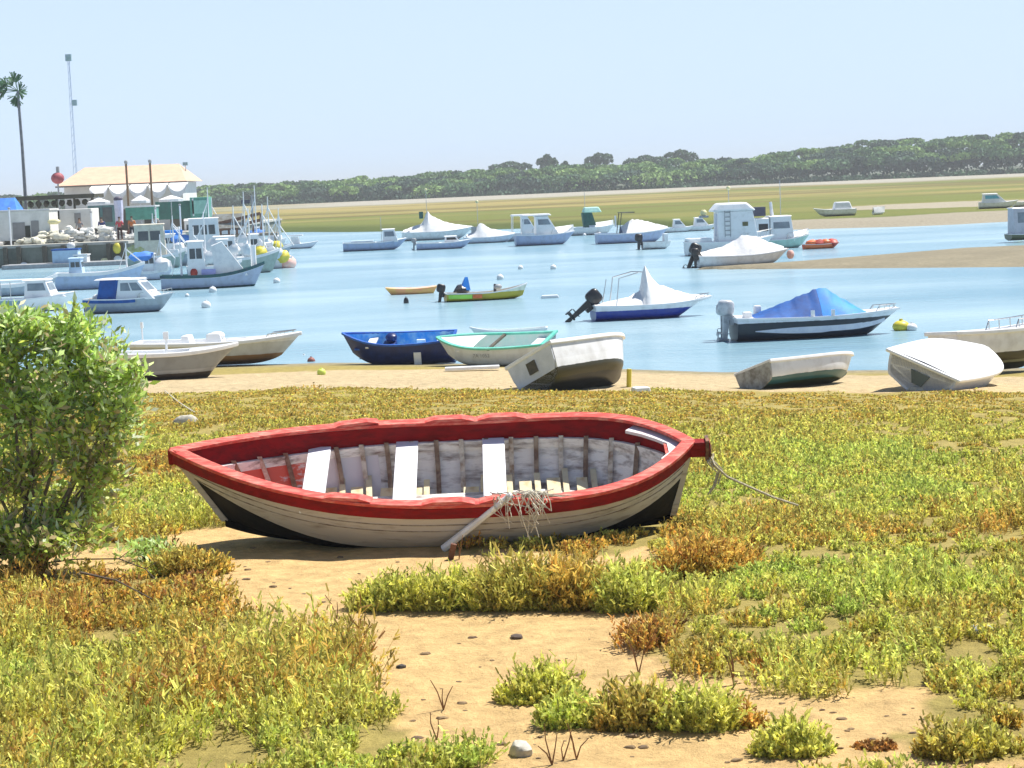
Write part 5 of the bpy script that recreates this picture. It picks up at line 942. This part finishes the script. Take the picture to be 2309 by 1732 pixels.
    bx('fishermen_hut', 'second white fishermen hut behind the white net heaps', 'hut', 112, 205, 470, 520, 158, wl, 3, None, [(.1, .25, .5, .95, pm('grey_lilac', (0, 0, 0)), 'window'), (.6, .75, .3, .8, gd, 'door')])
    bx('glass_booth', 'teal glass booth standing behind the folded parasol', 'booth', 200, 258, 462, 512, 162, tl, 2.4, COVER, [(.1, .45, .2, .9, GL, 'window'), (.55, .9, .2, .9, GL, 'window')])
    bx('green_skip', 'big green skip right of the folded parasol', 'skip', 284, 348, 466, 497, 164, gw, 2, WP); bx('green_skip', 'green and white container near the wooden gangway', 'container', 430, 470, 444, 492, 176, gw, 2, None, [(.12, .88, .2, .85, pm('mint_panel', (.30, .60, .50), None, 3, .5), 'panel'), (.12, .2, .1, .95, WP, 'frame')])
    bx('green_skip', 'long dark green container under the white awnings', 'container', 352, 428, 452, 496, 178, pm('dark_green', (.05, .20, .16), (.04, .14, .12), 2, .6), 2.2)
    NET = pm('white_netting', (.76, .76, .72), (.58, .58, .54), 3, .95, .8); NET2 = pm('cream_netting', (.70, .68, .56), (.54, .52, .42), 3, .95, .8)
    for i, (px, py, w_, h_, m, lb) in enumerate([(65, 545, 60, 26, NET2, 'low cream net heap at the left end of the quay edge'), (115, 542, 62, 60, NET2, 'tall cream net heap in front of the second hut'), (165, 544, 90, 62, NET, 'large white net heap in the middle of the quay edge'), (222, 546, 90, 58, NET, 'white net heap left of the folded parasol'), (275, 546, 60, 34, NET, 'small white net heap below the folded parasol')]):
        c = wpx(px, py, 151.6 + .3 * i); k = ppm(c.y); mb = MB(); rr = random.Random(i)
        for j in range(26): u = rr.uniform(-1, 1); mb.ball((u * .5 * w_ / k, rr.uniform(-.4, .3), h_ / k * rr.uniform(.05, .55) * (1 - u * u * .6)), (rr.uniform(.2, .5), rr.uniform(.2, .4), rr.uniform(.12, .26)), 8, 6, 1, .5, j)
        o = mb.build('net_heap', m, None, True); o.location = (c.x, c.y + .6, QZ); setp(o, lb, 'net heap', 'net heaps on the quay')
    for px, py, m, lb in ((122, 500, pm('pale_yellow', (0, 0, 0)), 'pale yellow sack on top of the cream net heap'),): o = MB().ball((0, 0, 0), (.5, .3, .22), 10, 6).build('sack', m, None, True); o.location = wpx(px, py, 153); setp(o, lb, 'sack')
    def parasol(px, py, w_, h_, Y, label, m=COVER):
        p = wpx(px, py, Y); k = ppm(Y); rt = thing('parasol', label, 'parasol', (p.x, Y, QZ), group='white parasols on the quay'); z1 = p.z - QZ; W_, Hh = w_ / k / 2, h_ / k
        mb = MB(); n = 8; mb.add([(0, 0, z1)] + [(W_ * math.cos(q), W_ * math.sin(q), z1 - Hh) for q in [2 * math.pi * i / n for i in range(n)]] + [(W_ * .98 * math.cos(q), W_ * .98 * math.sin(q), z1 - Hh - .22) for q in [2 * math.pi * i / n for i in range(n)]], [(0, 1 + i, 1 + (i + 1) % n) for i in range(n)] + [(1 + i, 9 + i, 9 + (i + 1) % n, 1 + (i + 1) % n) for i in range(n)]); mb.build('canopy', m, rt); MB().tube([(0, 0, 0), (0, 0, z1 + .1)], .04, 6).build('pole', STEEL, rt)
    for a_ in [(222, 446, 52, 9, 167, 'white parasol left of the folded parasol'), (316, 440, 44, 12, 168, 'white parasol right of the folded parasol'), (385, 440, 56, 9, 176, 'white parasol at the right end of the awnings')]: parasol(*a_)
harbour()
def person(px, py, Y, label, shirt, trousers, hair=(.05, .03, .02), arm=.15, zb=QZ, name='person'):
    """one skinned body surface with shirt, trousers and hair as clothing"""
    p = wpx(px, py, Y); rt = thing(name, label, 'person', (p.x, Y, zb)); sk_m = pm('skin', (.42, .25, .17), None, 4, .6)
    def skin(nm, V, E, Rr, mat):
        me = bpy.data.meshes.new(nm); me.from_pydata(V, E, []); o = bpy.data.objects.new(nm, me); C.objects.link(o); o.parent = rt; m = o.modifiers.new('s', 'SKIN'); m.use_smooth_shade = True
        for i, r_ in enumerate(Rr): me.skin_vertices[0].data[i].radius = (r_[0], r_[1]) if isinstance(r_, tuple) else (r_, r_)
        me.skin_vertices[0].data[0].use_root = True; o.modifiers.new('u', 'SUBSURF').levels = 1; o.modifiers[-1].render_levels = 2
        dg = bpy.context.evaluated_depsgraph_get(); m2 = bpy.data.meshes.new_from_object(o.evaluated_get(dg)); bpy.data.objects.remove(o); m2.materials.clear(); m2.materials.append(mat); o = bpy.data.objects.new(nm, m2); C.objects.link(o); o.parent = rt; return o
    V = [(0, 0, .92), (0, 0, 1.15), (0, 0, 1.38), (0, 0, 1.50), (0, -.01, 1.60), (0, -.01, 1.70), (-.10, 0, .86), (-.12, -.02, .48), (-.13, .02, .08), (-.13, -.12, .04), (.10, 0, .86), (.12, .03, .48), (.14, .06, .08), (.14, -.08, .04),
         (-.19, 0, 1.40), (-.25, 0, 1.14), (-.24 - arm * .4, -.12, .92), (-.24 - arm * .4, -.15, .82), (.19, 0, 1.40), (.27, 0, 1.14), (.26, -.16, 1.0 + arm), (.25, -.22, 1.04 + arm)]
    E = [(0, 1), (1, 2), (2, 3), (3, 4), (4, 5), (0, 6), (6, 7), (7, 8), (8, 9), (0, 10), (10, 11), (11, 12), (12, 13), (2, 14), (14, 15), (15, 16), (16, 17), (2, 18), (18, 19), (19, 20), (20, 21)]
    Rr = [(.14, .10), (.12, .09), (.14, .09), .055, (.085, .10), (.07, .08), .085, .06, .042, .035, .085, .06, .042, .035, .055, .042, .032, .035, .055, .042, .032, .035]
    skin('body', V, E, Rr, sk_m); mk = lambda n_, c: pm(n_, c, None, 4, .9)
    sI = [0, 1, 2, 14, 15, 18, 19]; skin('shirt', [Vector(V[0]) + Vector((0, 0, .02))] + [V[i] for i in sI[1:]], [(0, 1), (1, 2), (2, 3), (3, 4), (2, 5), (5, 6)], [(.16, .12), (.14, .11), (.16, .11), .075, .055, .075, .055], mk('cloth_%d%d%d' % tuple(int(c * 99) for c in shirt), shirt))
    skin('trousers', [V[0], V[6], V[7], V[8], V[10], V[11], V[12]], [(0, 1), (1, 2), (2, 3), (0, 4), (4, 5), (5, 6)], [(.155, .12), .10, .075, .06, .10, .075, .06], mk('cloth_%d%d%d' % tuple(int(c * 99) for c in trousers), trousers)); MB().ball((0, .015, 1.69), (.095, .11, .09), 10, 6).build('hair', mk('hair_%d' % int(hair[0] * 99), hair), rt, True)
p = wpx(266, 446, 157); rt = thing('folded_parasol', 'tall folded white parasol with dark cap beside the teal booth', 'parasol', (p.x, 157, QZ)); zz = p.z - QZ; MB().tube([(0, 0, 0), (0, 0, zz)], .05, 6).build('pole', GREYP, rt); MB().tube([(0, 0, zz - 1.9), (.02, 0, zz - 1.0), (0, 0, zz - .2)], .30, 8, .36).build('canopy', pm('lilac_canvas', (.66, .66, .80), None, 3, .8), rt, True); MB().ball((0, 0, zz - .1), (.36, .3, .22), 8, 6).build('cap', pm('dark_violet', (0, 0, 0)), rt, True)
person(270, 520, 152.5, 'person in red top and dark trousers among the net heaps', (.60, .06, .08), (.05, .02, .02)); person(298, 520, 153.5, 'person in orange top bending near the green skip', (.62, .20, .06), (.03, .03, .04), arm=.0)
def van():
    p0 = wpx(88, 474, 172); rt = thing('parked_van', 'white van parked under the dark pergola roof', 'van', (p0.x, 172, QZ)); MB().frust(-1.6, 1.5, .85, .4, -1.5, .9, .75, 1.75).build('body', WP, rt, bevel=.1); MB().frust(1.3, 2.1, .8, .4, 1.2, 1.9, .75, 1.05).build('bonnet', WP, rt, bevel=.08)
    for x in (-.9, .1): MB().box((x, -.83, 1.4), (.7, .06, .36)).build('side_window', GL, rt)
    for x in (-1.0, 1.3):
        for y in (-.8, .8): MB().tube([(x, y - .1, .33), (x, y + .1, .33)], .33, 14).build('wheel', BLACK, rt)
van()
for px, yt, Y, lb in ((20, 470, 151.5, 'short pale bollard post at the left end of the quay'), (205, 478, 156, 'thin white pole left of the teal booth'), (350, 470, 155, 'thin white pole right of the big green skip'), (405, 462, 158, 'thin white pole before the long dark green container')):
    p = wpx(px, yt, Y); rt = thing('pole', lb, 'pole', (p.x, Y, QZ)); MB().tube([(0, 0, 0), (0, 0, p.z - QZ)], .07, 6).build('shaft', WP, rt); MB().ball((0, 0, p.z - QZ), (.11, .11, .09), 8, 5).build('pole_cap', GREYP, rt)
person(230, 520, 154.5, 'person in dark blue top standing near the white net heap', (.04, .06, .20), (.12, .11, .09)); person(352, 520, 160, 'person in pale top by the thin white pole on the quay', (.60, .58, .52), (.06, .08, .16)); person(180, 520, 156.5, 'person in grey top before the second hut', (.25, .25, .27), (.08, .06, .05))
def jetty():
    W1 = WOODM; a, b = wpx(482, 500, 160), wpx(590, 478, 160); rt = thing('gangway', 'brown timber gangway with slanting handrails behind the fishing boats', 'gangway', ((a.x + b.x) / 2, 160, 0)); w_ = b.x - a.x
    MB().box((0, 0, 1.5), (w_ + 2.5, 2, .2)).build('deck', W1, rt); BR = pm('brown_timber', (.20, .09, .05), (.12, .06, .04), 3, .8)
    for k in range(7): MB().box((-w_ / 2 + k * w_ / 6, -.9, 1.9 + k * .10), (.14, .14, 1.3)).build('post', BR, rt)
    for dz in (0, .5): MB().panel((-w_ / 2, -.98, 1.75 + dz), (w_ / 2, -.98, 2.5 + dz), (w_ / 2, -.98, 2.75 + dz), (-w_ / 2, -.98, 2.0 + dz), .08).build('handrail', BR, rt)
    MB().frust(-w_ / 2 - .4, w_ * .2, 1.4, 2.1, -w_ / 2, w_ * .1, .4, 3.2).build('shelter_roof', pm('grey_slate', (.26, .28, .27), (.16, .15, .12), 3, .8), rt)
    for k in range(4): MB().tube([(-w_ / 2 - 1 + k * (w_ + 2) / 3, 0, -1.5), (-w_ / 2 - 1 + k * (w_ + 2) / 3, 0, 1.5)], .14, 8).build('pile', W1, rt)
    p = wpx(567, 440, 165); rt = thing('pole', 'tall grey mooring pole beside the gangway', 'pole', (p.x, 165, -1)); MB().tube([(0, 0, 0), (0, 0, p.z + 1)], .09, 6).build('shaft', GREYP, rt); MB().box((-.5, 0, wpx(555, 455, 165).z + 1), (.7, .2, .3)).build('cross_piece', pm('dark_violet', (0, 0, 0)), rt)
jetty()
def trawler(label, x0, x1, py, yaw, hm, wh=(-.25, .15), ht=1.8, masts=(), D=.20, group='fishing boats crowded at the harbour', extra=None, ratio=.34, sb=.10, mat=None, ny=1):
    rt, h = small('fishing_boat', label, 'fishing boat', x0, x1, py, yaw, ratio, hm, D, .04, sb=sb, rake=.1, prof=ROUND, deck=(0, .98), kr=.3, group=group, tw=.7); L = h.L; z = h.zs(.4)
    if wh: cabin(rt, wh[0] * L, wh[1] * L, z - .1, h.B * .33, ht, .12, .05, GL, nw=ny + 1, wz=(.55, .82), mat=mat)
    h.gunwale(MB(), .08, .16, dz=.06).build('bulwark', pm('green_rail', (.01, .10, .10), (.01, .05, .08), 4, .5) if hm is H1 else WP, rt)
    for x, hh, b in masts:
        mb = MB().tube([(x * L, 0, z), (x * L, 0, z + hh)], .06, 6, .03); mb.tube([(x * L, 0, z + hh * .8), (x * L + .8 * b, 0, z + hh * .35)], .035, 5); mb.tube([(x * L - .5, 0, z), (x * L, 0, z + hh * .9)], .02, 4); mb.build('mast', WP, rt)
    if extra: extra(rt, h, z)
    return rt, h
H1 = bm_('hull_grey_green_stripes', (-1, (.01, .09, .10)), (.10, (.36, .42, .56)), (.62, (.40, .46, .60)), z0=-.5, z1=2); H2 = hullb('hull_grey_blue', (.36, .44, .52)); H3 = hullb('hull_light_blue', (.40, .52, .72), (.10, .25, .25)); H4 = hullb('hull_grey_green', (.36, .46, .42))
def e1(rt, h, z):
    L = h.L; MB().add([(.02 * L, -.5, z), (.34 * L, -.5, z), (.10 * L, -.5, z + 1.75), (.0, -.5, z + 1.55), (.02 * L, .6, z), (.34 * L, .6, z), (.10 * L, .6, z + 1.75), (.0, .6, z + 1.55)], [(0, 1, 2, 3), (7, 6, 5, 4), (0, 4, 5, 1), (1, 5, 6, 2), (2, 6, 7, 3), (3, 7, 4, 0)]).build('white_tarpaulin', COVER, rt)
    MB().ball((-.18 * L, -.5, z + .25), (.22, .2, .24), 8, 6).build('pink_buoy', RED, rt, True); MB().box((-.04 * L, -.4, z + .2), (.7, .6, .4)).build('lilac_crate', pm('lilac_crate', (.40, .40, .75), None, 3, .5), rt); MB().tube([(.40 * L, 0, z), (.40 * L, 0, z + 1.5)], .14, 8).build('white_post', WP, rt)
def e2(rt, h, z):
    L = h.L; MB().ball((-.3 * L, 0, z + .5), (.8, .5, .5), 10, 6, 1, .4, 1).build('yellow_green_net', pm('net_green', (.50, .52, .18), (.62, .62, .40), 5, .95), rt); MB().box((.30 * L, 0, z + .25), (.6, .8, .5)).build('fish_crate', WP, rt)
def e3(rt, h, z):
    L = h.L; MB().ball((-.2 * L, -.3, z + 1.0), (.7, .4, .3), 10, 6, 1, .4, 1).build('blue_tarpaulin', pm('awning_blue', (0, 0, 0)), rt, True); MB().ball((.25 * L, 0, z + .4), (.6, .5, .5), 8, 6, 1, .4, 2).build('white_bundle', COVER, rt, True)
def e5(rt, h, z):
    L = h.L
    for k, (x, dz, m) in enumerate(((-.3, .4, COVER), (-.1, .6, COVER), (.1, .5, pm('pale_blue_roof', (0, 0, 0))), (.25, .35, YEL), (-.35, .9, COVER))): MB().ball((x * L, -.3, z + dz), (.42, .3, .42), 8, 6, 1, .4, k).build('gear_bundle', m, rt, True)
GS = 1.18
trawler('cream fishing boat against the right end of the quay', 296, 412, 606, 6, H4, (-.35, .18), 2.3, ((.3, 2.6, 1),), .22, extra=e2, mat=CP)
trawler('white fishing boat with tall wheelhouse and thick mast in the middle of the crowd', 372, 520, 598, 8, H2, (-.1, .32), 2.4, ((.18, 4.4, -1), (-.3, 2.6, 1)), .2, extra=e3, ny=2)
trawler('white fishing boat with grey roof window behind the gangway boats', 432, 566, 570, 5, H2, (.0, .36), 1.8, ((-.1, 3.6, 1),), .2, extra=e5)
trawler('grey green fishing boat with rust stains before the mast cluster', 470, 622, 618, 8, H4, (-.35, -.05), 1.5, ((.12, 3.0, -1), (.30, 3.2, 1)), .22, extra=e5)
trawler('fishing boat with several white masts at the right end of the crowd', 540, 650, 590, 5, H2, None, 1.5, ((-.3, 4.2, 1), (-.1, 4.6, -1), (.12, 3.8, 1), (.3, 3.0, -1)), .2, extra=e5)
GS = 1.05
trawler('grey fishing boat with green striped rail and white slanted tarpaulin in front of the crowd', 368, 596, 651, 8, H1, (-.24, -.06), 1.9, ((-.3, 2.6, 1),), .15, group=None, extra=e1)
GS = 1.0
trawler('light blue fishing boat moored below the quay wall at left', 128, 330, 652, 3, H3, (-.34, -.18), 1.0, ((.3, 1.6, 1),), .2, group=None, mat=pm('light_blue_cabin', (.45, .62, .80), None, 3, .5)); trawler('low blue grey boat below the quay at the far left edge', -60, 132, 668, 5, H2, None, 1, (), .15, group=None)
GS = 1.15
trawler('small white boat tucked between the cream boat and the quay end', 330, 420, 588, 4, HW, (-.1, .25), 1.5, ((-.25, 3.0, 1),), .2, extra=e3)
trawler('white boat with low cabin behind the middle of the crowd', 395, 480, 560, 6, HW, (-.2, .2), 1.9, ((.3, 3.4, -1),), .22, extra=e5)
trawler('pale green boat with white bundles behind the striped boat bow', 505, 606, 604, 7, H4, (.05, .3), 1.6, ((-.2, 3.4, 1),), .22, extra=e5)
trawler('white boat at the far end of the crowd by the mooring pole', 560, 640, 566, 4, HW, (-.3, .0), 1.5, ((.1, 3.6, -1),), .2, extra=e3)
trawler('low white boat squeezed in left of the green striped boat', 300, 384, 632, 6, HWG, (-.2, .15), 1.2, ((.25, 2.2, 1),), .2, extra=e3)
trawler('grey blue boat with yellow floats just behind the striped boat rail', 430, 540, 628, 8, H2, (.05, .3), 1.7, ((-.15, 3.2, -1), (-.35, 2.4, 1)), .22, extra=e5)
trawler('white boat with stacked bundles between the masts and the pink float', 585, 655, 606, 5, HW, (-.3, -.0), 1.3, ((.2, 2.8, 1),), .22, extra=e5)
GS = 1.0
for i, (px, py, w_, h_, m, lb) in enumerate([(196, 520, 26, 22, WP, 'white crate before the second hut'), (236, 515, 24, 26, GREYP, 'grey crate below the teal booth'), (318, 540, 40, 22, WP, 'low white crate at the right end of the quay'), (330, 515, 26, 18, WP, 'white crate beside the green skip'), (24, 545, 30, 14, CP, 'low cream crate by the first hut'), (350, 512, 20, 20, LBLUE, 'blue crate near the long dark green container'), (384, 506, 44, 16, LBLUE, 'blue tarpaulin bale under the awnings'), (300, 547, 18, 20, BROWN, 'brown crate at the quay corner')]):
    c = wpx(px, py, 155 + i * .2); k = ppm(c.y); rt = thing('crate', lb, 'crate', (c.x, c.y, QZ), (0, 0, .1 * i), 'crates on the quay'); MB().box((0, 0, h_ / k / 2), (w_ / k, .8, h_ / k), 0, 1.06).build('body', m, rt, bevel=.03); MB().box((0, 0, h_ / k - .06), (w_ / k * 1.08, .88, .08)).build('rim', m, rt)
for px, py, w_, h_, m, lb in ((152, 606, 58, 42, pm('light_blue_cabin', (0, 0, 0)), 'light blue fish container hanging at the quay edge'), (186, 606, 30, 30, WP, 'white cube box beside the light blue container')):
    c = wpx(px, py, 147); k = ppm(147); rt = thing('fish_box', lb, 'box', (c.x, 147, c.z)); MB().box((0, 0, h_ / k / 2), (w_ / k, 1.1, h_ / k)).build('body', m, rt, bevel=.04); MB().box((0, 0, h_ / k + .05), (w_ / k + .1, 1.2, .1)).build('lid', BLUEC if w_ > 40 else WP, rt)
rt = thing('pontoon', 'low grey pontoon carrying the fish boxes below the quay', 'pontoon', (qx(165, 147), 147, .0)); MB().box((0, .3, .05), (9, 2.4, .5)).build('deck', GREYP, rt, bevel=.05)
for i, (px, py, m, lb) in enumerate([(264, 560, YEL, 'yellow and orange float hanging on the quay corner'), (266, 585, WB, 'white round fender under the yellow float at the quay corner'), (236, 590, pm('pale_yellow', (0, 0, 0)), 'cream ring shaped fender against the quay wall'), (54, 600, WB, 'white round fender at the foot of the left quay wall'), (160, 555, WB, 'white oval fender on the quay wall above the boxes')]):
    o = MB().ball((0, 0, 0), (.32, .24, .3 if i else .42), 10, 7).build('fender', m, None, True); o.location = wpx(px, py, YQ - .3); setp(o, lb, 'fender')

# ------------------------------------------------------------------ summer haze over the lagoon
def haze():
    m = bpy.data.materials.new('haze'); m.use_nodes = True; t = m.node_tree; t.nodes.clear(); out = t.nodes.new('ShaderNodeOutputMaterial'); v = t.nodes.new('ShaderNodeVolumePrincipled')
    v.inputs['Color'].default_value = (.95, .98, 1, 1); v.inputs['Density'].default_value = .00036; v.inputs['Anisotropy'].default_value = 0; t.links.new(v.outputs[0], out.inputs['Volume'])
    o = MB().add([(-3200, -20, -4), (3200, -20, -4), (3200, 5020, -4), (-3200, 5020, -4), (-3200, -20, 26), (3200, -20, 26), (3200, 5020, 26), (-3200, 5020, 26)], [(3, 2, 1, 0), (4, 5, 6, 7), (0, 1, 5, 4), (1, 2, 6, 5), (2, 3, 7, 6), (3, 0, 4, 7)]).build('haze', m); o['kind'] = 'stuff'; o['label'] = 'thin blue summer haze over the lagoon'
haze()
